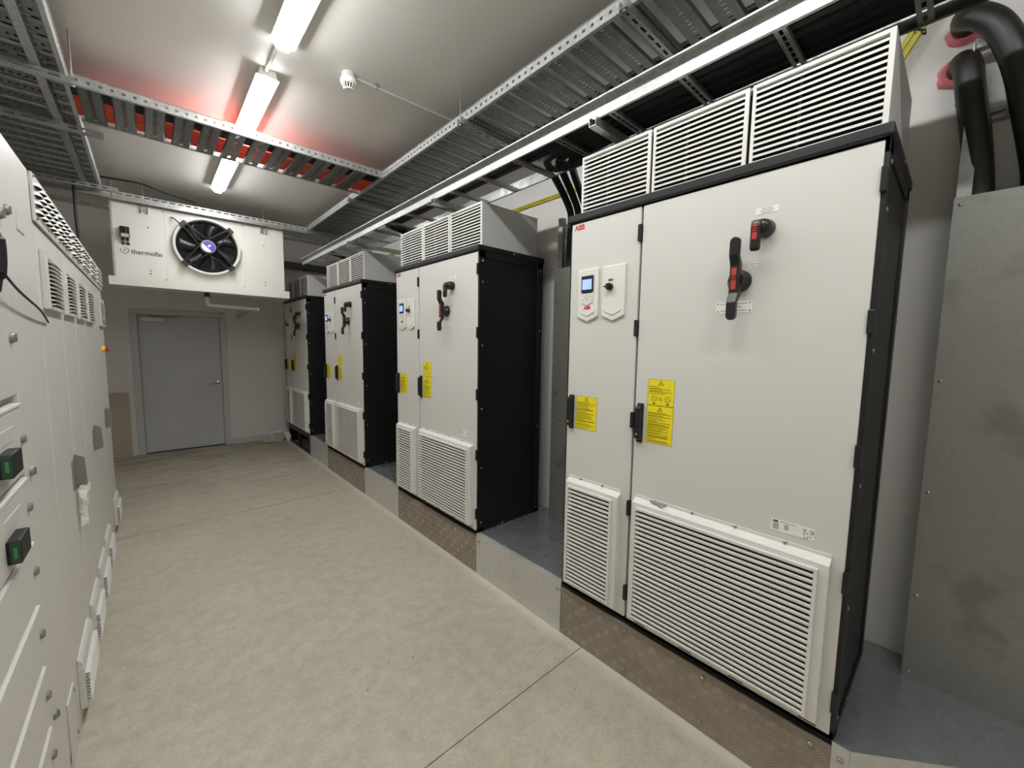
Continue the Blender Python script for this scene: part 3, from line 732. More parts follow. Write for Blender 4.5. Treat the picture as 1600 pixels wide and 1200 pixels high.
strut('slotted galvanised strut across the room above the rear of the fan cooler', -0.95, 6.93, SZ, 3.45, 'x')
strut('strut under the left tray whose end shows beside the cross tray, nearest', -1.20, 3.70, SZ - 0.0415, 0.945, 'x')
strut('strut under the left tray with a stub end just beyond the cross tray', -1.20, 4.50, SZ - 0.0415, 1.02, 'x')
strut('strut under the left tray close to the fan cooler', -1.20, 5.98, SZ - 0.0415, 1.04, 'x')
strut('long galvanised strut running lengthwise under the left tray', -0.43, 1.0, SZ, 5.3, 'y')
strut('strut under the right tray nearest the viewer', 1.72, 1.16, SZ, 0.84, 'x', 'bottom')
strut('strut under the right tray where the smoke detector conduit passes', 1.72, 2.50, SZ, 0.84, 'x', 'bottom')
strut('strut under the right tray just beyond the cross tray', 1.72, 4.66, SZ, 0.84, 'x', 'bottom')
# threaded rods from the ceiling
def rod(label, x, y, z0):
    r = thing('threaded_rod', label, 'rod', (x, y, C), 'threaded hanger rods')
    MB().cyl((0, 0, 0), (0, 0, z0 - C), 0.005, 6).build('rod', M['zinc'], r)
    MB().lathe([(0.011, z0 - C), (0.011, z0 - C + 0.009), (0.0005, z0 - C + 0.0095)], 6, (0, 0, 0), (0, 0, 1)).build('nut', M['zinc'], r)
rod('threaded rod hanging left of the fan cooler', -0.22, 6.17, SZ - 0.045)
rod('threaded rod above the left bracket of the fan cooler', 0.03, 6.42, SZ - 0.01)
rod('threaded rod above the right bracket of the fan cooler', 1.225, 6.42, SZ - 0.01)
rod('threaded rod at the end of the strut beside the cross tray corner', 1.735, 4.68, SZ - 0.01)
rod('threaded rod beside the far end of the cross tray', 1.735, 2.52, SZ - 0.01)
rod('threaded rod at the near strut of the right tray', 1.735, 1.18, SZ - 0.01)
rod('threaded rod through the strut under the left tray, beside the cross tray', -0.27, 3.72, SZ - 0.05)

# ------------------------------------------------------------------ cable ladder over the cabinets
LZ = 2.860
ld = thing('cable_ladder', 'galvanised cable ladder with bright side rail running above the drive cabinets', 'cable ladder', (1.70, -1.6, LZ))
LL = 6.45 + 1.6; LWD = 0.36
rail = [(0.0, 0.0), (0.014, 0.0), (0.014, 0.0018), (0.002, 0.0018), (0.002, 0.073), (-0.036, 0.073), (-0.036, 0.066), (-0.034, 0.066), (-0.034, 0.071), (0.0, 0.071)]
MB().prism(rail, 'y', 0, LL).build('side_rail', M['galvrail'], ld)
MB().prism([(LWD - a, b) for a, b in rail], 'y', 0, LL).build('side_rail', M['trayside'], ld)
us = [0.0]
for k in range(8): us += [0.022 + k * 0.040, 0.028 + k * 0.040 + 0.026]
us.append(LWD - 0.006)
lr = MB().holed(us, [(0.0, 0.018), (0.0, 0.0), (0.014, 0.0), (0.026, 0.0), (0.04, 0.0), (0.04, 0.018)], [(0.0018, 0.018), (0.0018, 0.0018), (0.014, 0.0018), (0.026, 0.0018), (0.0382, 0.0018), (0.0382, 0.018)],
                lambda i, j: j == 2 and i % 2 == 1 and i < len(us) - 2, tf_x(0.003, 0, 0.004)).mesh('rung', M['galv'])
y = -1.25
while y < 6.4:
    obj('rung', lr, ld, loc=(0, y + 1.6, 0)); y += 0.35
for yy, lab in ((1.28, 'channel strut under the cable ladder above the nearest cabinet'), (2.79, 'channel strut under the cable ladder above the second nearest cabinet'), (4.58, 'channel strut under the cable ladder above the third nearest cabinet'), (-0.4, 'channel strut under the cable ladder near the right wall penetrations')):
    o = MB().holed([0, 0.80], [(0.012, 0.041), (0.0, 0.041), (0.0, 0.0), (0.041, 0.0), (0.041, 0.041), (0.029, 0.041)], [(0.012, 0.0385), (0.0025, 0.0385), (0.0025, 0.0025), (0.0385, 0.0025), (0.0385, 0.0385), (0.029, 0.0385)], lambda i, j: False).build('support_strut', M['galv'])
    o.location = (1.677, yy, LZ - 0.0415); tag(o, lab, 'strut', 'slotted support struts')
# heavy black cables on the ladder that drop behind the cabinets
drops = [(1.732 + 0.0530 * k, e) for k, e in enumerate((5.85, 4.15, 4.10, 2.08, 2.02, 1.96))]
for k, (x, ye) in enumerate(drops):
    z = LZ + 0.049
    pts = [(x, -1.55, z), (x, 0.2, z), (x + 0.004, 1.2, z)]
    if ye > 3: pts += [(x, 2.2, z), (x - 0.004, 3.0, z)]
    if ye > 5: pts += [(x, 4.2, z), (x + 0.004, 5.2, z)]
    xe = 2.447 + 0.012 * (k % 3); j = k % 3
    pts += [(x + 0.01, ye - 0.38 - 0.02 * k % 0.1, z), (x + 0.06, ye - 0.22, z + 0.015), (x + (xe - x) * 0.45, ye - 0.10, z + 0.01), (x + (xe - x) * 0.8, ye - 0.03, z - 0.06), (xe, ye - 0.01, z - 0.18), (xe, ye, z - 0.40), (xe, ye, 2.30)]
    # smooth the path
    sm = []
    for i in range(len(pts) - 1):
        p0, p1, p2, p3 = [Vector(pts[max(0, min(len(pts) - 1, i + q))]) for q in (-1, 0, 1, 2)]
        for s_ in range(4):
            u = s_ / 4
            sm.append(0.5 * ((2 * p1) + (p2 - p0) * u + (2 * p0 - 5 * p1 + 4 * p2 - p3) * u * u + (3 * p1 - p0 - 3 * p2 + p3) * u ** 3))
    sm.append(Vector(pts[-1]))
    where = 'gap between the nearest cabinets' if ye < 3 else ('middle gap' if ye < 5 else 'farthest gap')
    cable('ladder_cable', sm, 0.026, 'rubber', 'thick black cable on the ladder that drops into the ' + where, group='black cables dropping into the ' + where)
# thick black board-like layer of remaining cables near the right end
for k in range(2):
    cable('earth_cable', [(2.560, 6.9, 2.975 + 0.018 * k), (2.560, 4.0, 2.970 + 0.018 * k), (2.560, 2.2, 2.965 + 0.018 * k), (2.560, 0.6, 2.965 + 0.018 * k)], 0.008, 'yellowcable', 'thin yellow-green earth cable running along the wall behind the cable ladder', group='earth cables along the right wall')
for k in range(2):
    cable('earth_cable', [(2.50, 0.335 - 0.022 * k, 2.94 - 0.014 * k), (2.50, 0.265 - 0.022 * k, 3.065 - 0.014 * k), (2.50, 0.222 - 0.022 * k, 3.14 - 0.014 * k), (2.50, 0.155 - 0.022 * k, 3.255 - 0.014 * k)], 0.012, 'yellowcable', 'yellow earth cable rising up the wall behind the nearest roof box', group='yellow cables behind the nearest roof box')
tag(MB().tube([(2.484, 0.272, 3.118), (2.484, 0.205, 3.078), (2.516, 0.205, 3.078), (2.516, 0.272, 3.118), (2.484, 0.272, 3.118)], 0.004, 6).build('cable_tie', M['rubber']), 'black cable tie around the yellow cables behind the nearest roof box', 'cable tie')

# ------------------------------------------------------------------ wall penetrations at the right
def sealant(label, y, z, r, seed):
    rr = random.Random(seed); n = 20; mb = MB(); vs = []; fs = []
    for k in range(n):
        a = 2 * PI * k / n; jit = 1 + rr.uniform(-0.10, 0.10)
        for (q, h_) in ((1.0 * jit, 0.0), (0.97 * jit, 0.018), (0.80, 0.030 + rr.uniform(-0.004, 0.004)), (0.55, 0.020)):
            vs.append((R - 0.0005 - h_, y + r * q * math.cos(a), z + r * q * math.sin(a)))
    for k in range(n):
        for j in range(3):
            fs.append((k * 4 + j, ((k + 1) % n) * 4 + j, ((k + 1) % n) * 4 + j + 1, k * 4 + j + 1))
    fs.append(tuple(k * 4 + 3 for k in range(n))); fs.append(tuple(k * 4 for k in range(n))[::-1])
    return tag(mb.add(vs, fs).build('fire_sealant', M['sealant'], smooth=True), label, 'sealant', 'fire sealant around wall penetrations')
sealant('lower lump of pink fire sealant on the wall, round a black sleeve', 0.100, 2.895, 0.062, 1)
sealant('upper lump of pink fire sealant on the wall, under an arching black sleeve', 0.085, 3.055, 0.060, 2)
def smooth_path(pts, n=6):
    out = []
    for i in range(len(pts) - 1):
        p0, p1, p2, p3 = [Vector(pts[max(0, min(len(pts) - 1, i + q))]) for q in (-1, 0, 1, 2)]
        for s_ in range(n):
            u = s_ / n
            out.append(0.5 * ((2 * p1) + (p2 - p0) * u + (2 * p0 - 5 * p1 + 4 * p2 - p3) * u * u + (3 * p1 - p0 - 3 * p2 + p3) * u ** 3))
    out.append(Vector(pts[-1])); return out
cable('cable_sleeve', smooth_path([(2.56, 0.092, 2.90), (2.515, 0.085, 2.905), (2.480, 0.070, 2.86), (2.470, 0.052, 2.74), (2.475, 0.024, 2.56), (2.485, 0.004, 2.38), (2.485, 0.0, 2.26)]), 0.043, 'conduit_black', 'thick black sleeve bending down from lower sealant into the galvanised cover', 'sleeve', n=16)
cable('cable_sleeve', smooth_path([(2.56, 0.088, 3.060), (2.50, 0.092, 3.065), (2.44, 0.078, 3.035), (2.42, 0.045, 3.005), (2.41, -0.005, 2.935), (2.415, -0.058, 2.79), (2.44, -0.10, 2.60), (2.485, -0.14, 2.40), (2.485, -0.14, 2.26)]), 0.043, 'conduit_black', 'thick black sleeve arching from upper sealant at the top right corner', 'sleeve', n=16)
o = strut_mb(0.75, 'y').build('wall_strut', M['galv']); o.location = (R - 0.0415, -0.73, 2.655); tag(o, 'slotted strut on the wall just above the galvanised cover', 'strut', 'slotted wall struts')
o = MB().box(0, 0.041, 0, 0.80, 0, 0.041).build('wall_strut', M['galvrail'], bevel=0.003); o.location = (2.475, -0.745, 2.922); tag(o, 'bright galvanised strut sticking out beside the upper pink sealant', 'strut', 'slotted wall struts')
o = MB().box(0.0, 0.10, 0.0, 0.005, 0.0, 0.17).build('strut_bracket', M['galvrail'], bevel=0.001); o.location = (2.465, 0.056, 2.775); tag(o, 'bright upright plate beside the lower pink sealant', 'bracket')
obj('handwriting', text_mesh('1-0', 0.03, FACE_X, (R - 0.001, 0.088, 2.77), M['ink'], 'handwriting', 0.0, 0.8))
tag(bpy.data.objects['handwriting'], 'small pencilled mark on the wall under the lower pink sealant', 'marking')

# ------------------------------------------------------------------ fan cooler hung from the struts
ac = thing('fan_cooler', 'white wall-end fan cooler with one big black fan and drip tray', 'fan cooler', (0, 6.5, 0))
AX0, AX1, AZ0, AZ1 = -0.256, 1.477, 2.447, 3.303
MB().box(AX0, AX1, 0.003, 0.44, AZ0, AZ1).build('casing', M['acwhite'], ac, bevel=0.004)
for x0, x1 in ((AX0 + 0.012, 0.205), (0.208, 1.004), (1.007, AX1 - 0.006)):
    p = MB().box(x0, x1, -0.002, 0.003, AZ0 + 0.006, AZ1 - 0.008).build('front_panel', M['acwhite'], ac, bevel=0.001)
    for zz in (AZ0 + 0.03, AZ1 - 0.03):
        obj('screw', SCREW_MY, p, loc=(x1 - 0.012, -0.002, zz))
MB().box(AX0 - 0.004, AX0 + 0.008, -0.006, 0.01, AZ0, AZ1).build('corner_edge', M['galv'], ac)
dt = MB().prism([(-0.14, 2.358), (-0.142, 2.452), (-0.138, 2.452), (-0.134, 2.366), (0.46, 2.392), (0.46, 2.440), (0.466, 2.440), (0.466, 2.384)], 'x', -0.297, 1.496)
dto = dt.build('drip_tray', M['acwhite'], ac)
MB().box(-0.299, -0.296, -0.142, 0.466, 2.36, 2.450).build('tray_end', M['acwhite'], dto); MB().box(1.495, 1.498, -0.142, 0.466, 2.36, 2.450).build('tray_end', M['acwhite'], dto)
FX, FZ, FR = 0.611, 2.925, 0.335
fan = MB().lathe([(FR + 0.012, 0.0), (FR + 0.012, -0.06), (FR + 0.006, -0.072), (FR - 0.010, -0.074), (FR - 0.020, -0.060), (FR - 0.022, -0.004)], 48, (FX, 0, FZ), (0, 1, 0))
fan.f = fan.f[:-2]
fo = fan.build('fan_ring', M['acwhite'], ac, True)
MB().lathe([(FR - 0.018, -0.004), (FR - 0.018, -0.008), (0.0005, -0.008)], 40, (FX, 0, FZ), (0, 1, 0)).build('fan_void', M['hole'], fo)
blade = MB()
N = 7
vs = []
for i in range(N):
    r_ = 0.10 + (FR - 0.032 - 0.10) * i / (N - 1)
    sw = 0.25 * (i / (N - 1)) ** 1.5
    for j, (da, dy) in enumerate(((-0.30, -0.012), (0.0, -0.026), (0.32, -0.040))):
        a = da * (1.0 - 0.15 * i / N) + sw
        vs.append((r_ * math.sin(a), dy, r_ * math.cos(a)))
blade.add(vs, [(i * 3 + j, i * 3 + j + 1, (i + 1) * 3 + j + 1, (i + 1) * 3 + j) for i in range(N - 1) for j in range(2)])
bm_ = blade.mesh('fan_blade', M['blackgloss'], True)
for k in range(7):
    o = obj('fan_blade', bm_, ac, loc=(FX, 0, FZ)); o.rotation_euler = (0, k * 2 * PI / 7, 0)
    s_ = o.modifiers.new('solid', 'SOLIDIFY'); s_.thickness = 0.004
hub = MB().lathe([(0.085, -0.010), (0.085, -0.070), (0.075, -0.082), (0.0005, -0.083)], 28, (FX, 0, FZ), (0, 1, 0)).build('motor_hub', M['greymetal'], ac, True)
MB().lathe([(0.066, -0.082), (0.066, -0.087), (0.0005, -0.0875)], 28, (FX, 0, FZ), (0, 1, 0)).build('motor_cap', M['blue'], hub, True)
hw = []
for k in range(15):
    a = math.radians(215 + 10) + PI * k / 14 * 0.92
    hw.append((FX + 0.066 * math.cos(a - 0.62), FZ + 0.066 * math.sin(a - 0.62)))
hw = [(FX + 0.0655 * math.cos(math.radians(a)), FZ + 0.0655 * math.sin(math.radians(a))) for a in range(150, 301, 10)]
MB().prism(hw, 'y', -0.0895, -0.087).build('white_segment', M['label'], hub)
MB().prism([(FX - 0.012, FZ + 0.004), (FX + 0.004, FZ + 0.014), (FX + 0.006, FZ + 0.030), (FX + 0.022, FZ + 0.018), (FX + 0.030, FZ + 0.026), (FX + 0.030, FZ + 0.014), (FX + 0.014, FZ + 0.002), (FX + 0.010, FZ - 0.012)], 'y', -0.0895, -0.087).build('cap_emblem', M['label'], hub)
for q, a in enumerate((45, 135, 225, 315)):
    ca, sa = math.cos(math.radians(a)), math.sin(math.radians(a))
    ar = MB()
    for off in (-0.030, 0.030):
        ar.tube([(FX + 0.07 * ca - off * 2.2 * sa * 0.9, -0.078, FZ + 0.07 * sa + off * 2.2 * ca * 0.9), (FX + (FR + 0.002) * ca - off * sa * 0.7, -0.086, FZ + (FR + 0.002) * sa + off * ca * 0.7)], 0.006, 6)
    ar.build('guard_arm', M['black'], ac)
    cb = MB().box(-0.022, 0.022, -0.095, -0.055, -0.035, 0.035).build('arm_clamp', M['black'], ac)
    cb.location = (FX + FR * ca, 0, FZ + FR * sa); cb.rotation_euler = (0, -math.radians(a), 0)
for i in range(22):
    r_ = 0.09 + (FR - 0.03 - 0.09) * i / 21
    g = MB().tube([(FX + r_ * math.cos(q * PI / 20), -0.070, FZ + r_ * math.sin(q * PI / 20)) for q in range(41)], 0.0011, 4, cap=False)
    if i == 0: wires = g
    else: wires.add(g.v, g.f)
wires.build('guard_wires', M['black'], ac, kind='stuff')
MB().tube(smooth_path([(0.27, -0.01, 3.225), (0.30, -0.06, 3.20), (0.36, -0.09, 3.13), (0.44, -0.09, 3.05), (0.55, -0.085, 2.98)]), 0.007, 8).build('fan_lead', M['rubber'], ac, True)
MB().lathe([(0.012, 0), (0.012, -0.014), (0.0005, -0.015)], 10, (0.875, -0.002, 3.165), (0, 1, 0)).build('cable_gland', M['black'], ac, True)
for k, xb in enumerate((0.035, 1.228)):
    MB().box(xb - 0.032, xb + 0.032, -0.006, -0.002, 3.215, 3.305).box(xb - 0.032, xb - 0.026, -0.036, -0.006, 3.215, 3.305).box(xb + 0.026, xb + 0.032, -0.036, -0.006, 3.215, 3.305).build('hanging_bracket', M['galv'], ac)
    bo = MB().lathe([(0.011, 0), (0.011, -0.012), (0.0005, -0.013)], 6, (xb, -0.006, 3.25), (0, 1, 0)).build('bolt', M['zinc'], ac)
iso = MB().box(-0.185, -0.105, -0.062, -0.002, 2.905, 3.025).build('isolator_switch', M['blackgloss'], ac, bevel=0.006)
MB().box(-0.178, -0.112, -0.068, -0.062, 2.905, 2.945).build('switch_cover', M['pvc'], iso, bevel=0.002)
MB().box(-0.150, -0.136, -0.080, -0.062, 2.955, 3.010).build('switch_toggle', M['black'], iso, bevel=0.003)
for dx in (-0.166, -0.124):
    MB().cyl((dx, -0.03, 2.905), (dx, -0.03, 2.868), 0.012, 8).build('cable_gland', M['blackgloss'], iso, True)
    MB().lathe([(0.016, 0), (0.016, -0.012), (0.0005, -0.013)], 10, (dx, -0.002, 2.845), (0, 1, 0)).build('grommet', M['blackgloss'], ac, True)
obj('brand_lettering', text_mesh('thermofin', 0.074, FACE_Y, (0.032, -0.0032, 2.762), M['greyink'], 'brand_lettering', 0.0012, 0.93), ac)
em = MB().tube([(-0.158 + 0.034 * math.cos(math.radians(a)), -0.003, 2.769 + 0.034 * math.sin(math.radians(a))) for a in range(150, 460, 12)], 0.0028, 5)
em.tube([(-0.172, -0.003, 2.765), (-0.150, -0.003, 2.783)], 0.003, 5).tube([(-0.166, -0.003, 2.756), (-0.143, -0.003, 2.775)], 0.003, 5)
em.build('brand_emblem', M['greyink'], ac)
for x in (0.055, 1.235):
    for zz in (2.53, 2.565, 3.06):
        MB().lathe([(0.008, 0), (0.008, -0.004), (0.0005, -0.005)], 8, (x, -0.002, zz), (0, 1, 0)).build('plug', M['greyink'], ac)
# drain pipe
dp = thing('drain_pipe', 'pale plastic drain pipe under the fan cooler', 'pipe', (0, 6.62, 0))
MB().cyl((0.590, 0, 2.385), (0.590, 0, 2.318), 0.030, 14).build('coupling', M['black'], dp, True)
MB().tube(smooth_path([(0.590, 0, 2.33), (0.590, 0, 2.25), (0.602, 0, 2.222), (0.63, 0, 2.212), (0.85, 0, 2.206), (1.11, 0, 2.198)]), 0.024, 14).build('pipe', M['pvc'], dp, True)
MB().tube(smooth_path([(1.08, 0, 2.199), (1.128, 0, 2.198), (1.142, 0.02, 2.197), (1.140, 0.08, 2.194), (1.14, 1.62, 2.15)]), 0.0245, 14).build('pipe', M['pvc'], dp, True)
# lagged pipe high on the end wall
tag(MB().tube([(1.25, 8.12, 3.115), (2.56, 8.12, 3.115)], 0.065, 18).build('lagged_pipe', M['lagging'], smooth=True), 'dark lagged pipe high on the end wall beside the fan cooler', 'pipe')
cable('thin_cable', smooth_path([(-0.60, 6.15, 3.45), (-0.38, 6.12, 3.425), (0.0, 6.15, 3.45), (0.18, 6.19, 3.42), (0.50, 6.37, 3.42)]), 0.011, 'rubber', 'thin black cable sagging between the left tray and the fan cooler strut')
cable('hanging_cable', [(-0.50, 6.25, 3.42), (-0.50, 6.22, 3.0), (-0.48, 6.24, 2.4), (-0.48, 6.24, 0.05)], 0.012, 'rubber', 'black cable hanging down at the far end of the switchboard')

# ------------------------------------------------------------------ beige board and litter by the end wall
bo = MB().prism([(-0.50, 0.0), (-0.268, 0.0), (-0.268, 0.965), (-0.50, 0.968)], 'y', 0.0, 0.012).build('loose_board', M['beige'], bevel=0.002)
bo.location = (0, W - 0.045, 0.003); bo.rotation_euler = (-0.03, 0, 0)
tag(bo, 'beige board leaning on the end wall left of the door', 'board')
def crumple(name, label, cat, loc, sx, sy, sz, mat, seed, rz=0.0):
    rr = random.Random(seed); mb = MB(); nu, nv = 14, 8; vs = []
    for i in range(nu):
        for j in range(nv):
            th = 2 * PI * i / nu; ph = PI * (j + 0.5) / nv
            q = 1 + rr.uniform(-0.32, 0.28)
            vs.append((sx * q * math.cos(th) * math.sin(ph), sy * q * math.sin(th) * math.sin(ph), max(0.0, sz * (0.8 + q * math.cos(ph)))))
    fs = [(i * nv + j, ((i + 1) % nu) * nv + j, ((i + 1) % nu) * nv + j + 1, i * nv + j + 1) for i in range(nu) for j in range(nv - 1)]
    fs += [tuple(i * nv for i in range(nu)), tuple(i * nv + nv - 1 for i in range(nu))[::-1]]
    o = mb.add(vs, fs).build(name, M[mat]); o.location = loc; o.rotation_euler = (0, 0, rz)
    return tag(o, label, cat, 'litter in the far corner')
crumple('crumpled_sheet', 'crumpled grey plastic sheet on the floor in the far corner', 'litter', (1.62, 8.02, 0.002), 0.17, 0.10, 0.075, 'paper', 4)
crumple('crumpled_sheet', 'pale crumpled paper on top of the litter in the far corner', 'litter', (1.66, 8.08, 0.115), 0.16, 0.07, 0.035, 'film', 9)
crumple('torn_card', 'torn beige carton piece on the floor beside the skirting', 'litter', (1.455, 7.95, 0.002), 0.09, 0.07, 0.040, 'card', 6)
o = MB().add([(0, 0, 0), (0.04, 0.01, 0), (0.085, 0.03, 0.16), (-0.045, 0.02, 0.165), (0.0, 0.012, 0.0), (0.04, 0.022, 0), (0.085, 0.042, 0.16), (-0.045, 0.032, 0.165)], [(0, 1, 2, 3), (7, 6, 5, 4), (0, 4, 5, 1), (3, 2, 6, 7), (0, 3, 7, 4), (1, 5, 6, 2)]).build('card_flap', M['film'])
o.location = (1.735, 7.86, 0.002); tag(o, 'white card flap propped against the black base frame', 'litter', 'litter in the far corner')

# ------------------------------------------------------------------ switchboard at the left
SB_D = 0.62; SB_H = 2.378
def louvre_cover(parent, y0, y1, z0, z1, n, out, round_top=False):
    mb = MB(); bulge = 0.015 if round_top else 0.006
    e = 0.016 if round_top else 0.055; t_ = 0.018
    mb.box(0, out, y0, y0 + e, z0, z1).box(0, out, y1 - e, y1, z0, z1).box(0, out, y0 + e, y1 - e, z0, z0 + t_).box(0, out, y0 + e, y1 - e, z1 - t_ - 0.01, z1)
    if round_top:
        mb.prism([(0.0, z1), (out, z1), (out * 0.8, z1 + 0.022), (out * 0.4, z1 + 0.036), (0.0, z1 + 0.042)], 'y', y0 + 0.004, y1 - 0.004)
    c = mb.build('louvre_cover', M['board'], parent, bevel=0.003)
    MB().box(0.0, 0.006, y0 + e, y1 - e, z0 + t_, z1 - t_ - 0.01).build('louvre_recess', M['hole'], c)
    j0, j1 = z0 + t_, z1 - t_ - 0.01; pitch = (j1 - j0) / n
    sl = MB(); seg = 8; prof = [(0.006, pitch * 0.16), (out + bulge, 0.0), (out + bulge, pitch * 0.20), (out - 0.004, pitch * 0.38), (0.006, pitch * 0.42)]
    m = len(prof); vs = []
    for i in range(seg + 1):
        u = i / seg; arch = pitch * 0.42 * (1 - (2 * u - 1) ** 2)
        for a, b in prof: vs.append((a, y0 + e + (y1 - y0 - 2 * e) * u, b + arch - pitch * 0.2))
    fs = [(i * m + k, i * m + (k + 1) % m, (i + 1) * m + (k + 1) % m, (i + 1) * m + k) for i in range(seg) for k in range(m)]
    fs += [tuple(range(m))[::-1], tuple(range(seg * m, seg * m + m))]
    me = sl.add(vs, fs).mesh('slat', M['board'])
    for k in range(n): obj('slat', me, c, loc=(0, 0, j0 + (k + 0.25) * pitch))
def scoop_strip(parent, L):
    # perforated vent strip with rows of small scoops along the top of a section
    z0, z1 = 2.188, 2.372
    p = MB().box(0.0, 0.010, 0.0, L, z0, z1).build('vent_strip', M['board'], parent, bevel=0.002)
    hoods = MB(); holes = MB()
    n = int(L / 0.098); rows = 4
    for i in range(n):
        for j in range(rows):
            cy = 0.055 + i * 0.098; cz = z0 + 0.034 + j * 0.034
            w, hgt, dep = 0.041, 0.019, 0.017; NU, NV = 8, 3; vs = []
            for a in range(NU + 1):
                th = PI * a / NU
                for b in range(NV + 1):
                    q = math.cos(PI / 2 * b / NV) if b < NV else 0.0
                    vs.append((0.010 + dep * q * math.sin(th), cy + w * math.cos(th) * (0.35 + 0.65 * q), cz + hgt * math.sin(PI / 2 * b / NV)))
            hoods.add(vs, [(a * (NV + 1) + b, (a + 1) * (NV + 1) + b, (a + 1) * (NV + 1) + b + 1, a * (NV + 1) + b + 1) for a in range(NU) for b in range(NV)])
            hv = [(0.0102 + dep * 0.96 * math.sin(PI * a / 8), cy + w * 0.96 * math.cos(PI * a / 8), cz + 0.001) for a in range(9)]
            holes.add(hv, [tuple(range(9))])
    hoods.build('scoop_rows', M['board'], p, True, kind='stuff'); holes.build('scoop_openings', M['hole'], p, kind='stuff')
    for zz in (z0 + 0.014, z1 - 0.010):
        for yy in (0.02, L / 2): obj('screw', SCREW_PX, p, loc=(0.010, yy, zz))
def grey_flag(parent, y, z):
    mb = MB().prism([(y - 0.09, z - 0.078), (y, z - 0.092), (y, z + 0.086), (y - 0.09, z + 0.064)], 'x', 0.0, 0.004)
    mb.prism([(0.0, z - 0.092), (0.042, z - 0.076), (0.038, z + 0.064), (0.0, z + 0.086)], 'y', y, y + 0.004)
    return mb.build('door_handle', M['greymetal'], parent)
sec_spans = [(2.43, 2.955), (2.955, 3.43), (3.43, 3.915), (3.915, 4.40), (4.40, 4.88), (4.88, 5.36)]
sec_labels = ['switchboard column nearest the viewer with louvre and vent strip, torn film on its handle', 'second switchboard column from the viewer with an upper louvre', 'third switchboard column from the viewer with an upper louvre',
              'fourth switchboard column from the viewer, the last of four neighbouring louvres', 'plain switchboard column without louvre near the far end', 'farthest switchboard column with louvre and emergency stop button']
for k, ((y0, y1), lab) in enumerate(zip(sec_spans, sec_labels)):
    t = thing('switchboard_column', lab, 'switchboard', (LX, y0, 0), 'switchboard columns in a row')
    L = y1 - y0
    MB().box(-SB_D, -0.014, 0.001, L - 0.001, 0.0, SB_H).build('enclosure', M['board'], t, bevel=0.002)
    MB().box(-0.014, 0.0, 0.004, L - 0.004, 0.10, 2.186).build('door', M['board'], t, bevel=0.0025)
    MB().box(-0.014, -0.002, 0.002, L - 0.002, 0.0, 0.096).build('kick_plate', M['board'], t, bevel=0.002)
    scoop_strip(t, L)
    if k != 4:
        louvre_cover(t, L * 0.13, L - 0.025 if k else L - 0.03, 1.856, 2.096, 11, 0.018)
    if k != 4:
        louvre_cover(t, L * 0.16, L - 0.05, 0.075, 0.27, 10, 0.022, True)
    if k in (0, 2, 4): grey_flag(t, L - 0.02, 1.075)
    if k in (1, 3):
        MB().box(0, 0.002, 0.03, 0.15, 2.115, 2.165).build('name_plate', M['labelgrey'], t)
    if k == 0:
        MB().box(0, 0.002, -0.0 + 0.47, 0.515, 2.10, 2.15).build('name_plate', M['labelgrey'], t)
    if k == 5:
        es = MB().lathe([(0.024, 0), (0.024, 0.018), (0.0005, 0.019)], 16, (0.0, 0.20, 1.655), (1, 0, 0)).build('emergency_stop', M['yellow'], t, True)
        MB().lathe([(0.014, 0.018), (0.018, 0.026), (0.019, 0.036), (0.012, 0.042), (0.0005, 0.043)], 16, (0.0, 0.20, 1.655), (1, 0, 0)).build('stop_button', M['red'], es, True)
# torn protective film on the nearest handle
tf_ = MB(); rr = random.Random(12); vs = []
for i in range(9):
    z = 1.0 - i * 0.026
    for j in range(5):
        w = 0.045 * (1 - 0.55 * i / 8) + rr.uniform(-0.008, 0.008)
        vs.append((LX + 0.008 + (0.028 - 0.002 * i) * math.sin(PI * j / 4) + rr.uniform(0, 0.016), 2.935 + w * (j - 2) / 2 + (0.02 if i < 2 else 0), z + rr.uniform(-0.01, 0.01)))
tf_.add(vs, [(i * 5 + j, i * 5 + j + 1, (i + 1) * 5 + j + 1, (i + 1) * 5 + j) for i in range(8) for j in range(4)])
o = tf_.build('torn_film', M['film']); s_ = o.modifiers.new('solid', 'SOLIDIFY'); s_.thickness = 0.0015
tag(o, 'crumpled strip of torn white film hanging below the nearest grey handle', 'film')
# cable compartment column
t = thing('switchboard_column', 'plain tall switchboard column between the drawers and the first louvre', 'switchboard', (LX, 1.952, 0), 'switchboard columns in a row')
L = 2.43 - 1.952
MB().box(-SB_D, -0.014, 0.001, L - 0.001, 0.0, SB_H).build('enclosure', M['board'], t, bevel=0.002)
MB().box(-0.014, 0.0, 0.003, L - 0.003, 0.10, SB_H - 0.006).build('door', M['board'], t, bevel=0.0025)
MB().box(-0.014, -0.002, 0.002, L - 0.002, 0.0, 0.096).build('kick_plate', M['board'], t, bevel=0.002)
MB().box(0.0, 0.003, 0.20, 0.31, 2.10, 2.16).build('name_plate', M['labelgrey'], t)
def turn_lock(parent, y, z):
    return MB().lathe([(0.017, 0), (0.017, 0.005), (0.013, 0.010), (0.0005, 0.012)], 14, (0.0, y, z), (1, 0, 0)).box(0.008, 0.014, y - 0.003, y + 0.003, z - 0.012, z + 0.012).build('turn_lock', M['greymetal'], parent, True)
for zz in (2.13, 1.30, 0.43): turn_lock(t, 0.06, zz)
MB().box(0.0, 0.006, 0.27, 0.42, 0.05, 0.31).build('access_plate', M['board'], t, bevel=0.002)
for yy, zz in ((0.405, 0.28), (0.405, 0.09)): obj('screw', SCREW_PX, t, loc=(0.006, yy, zz))
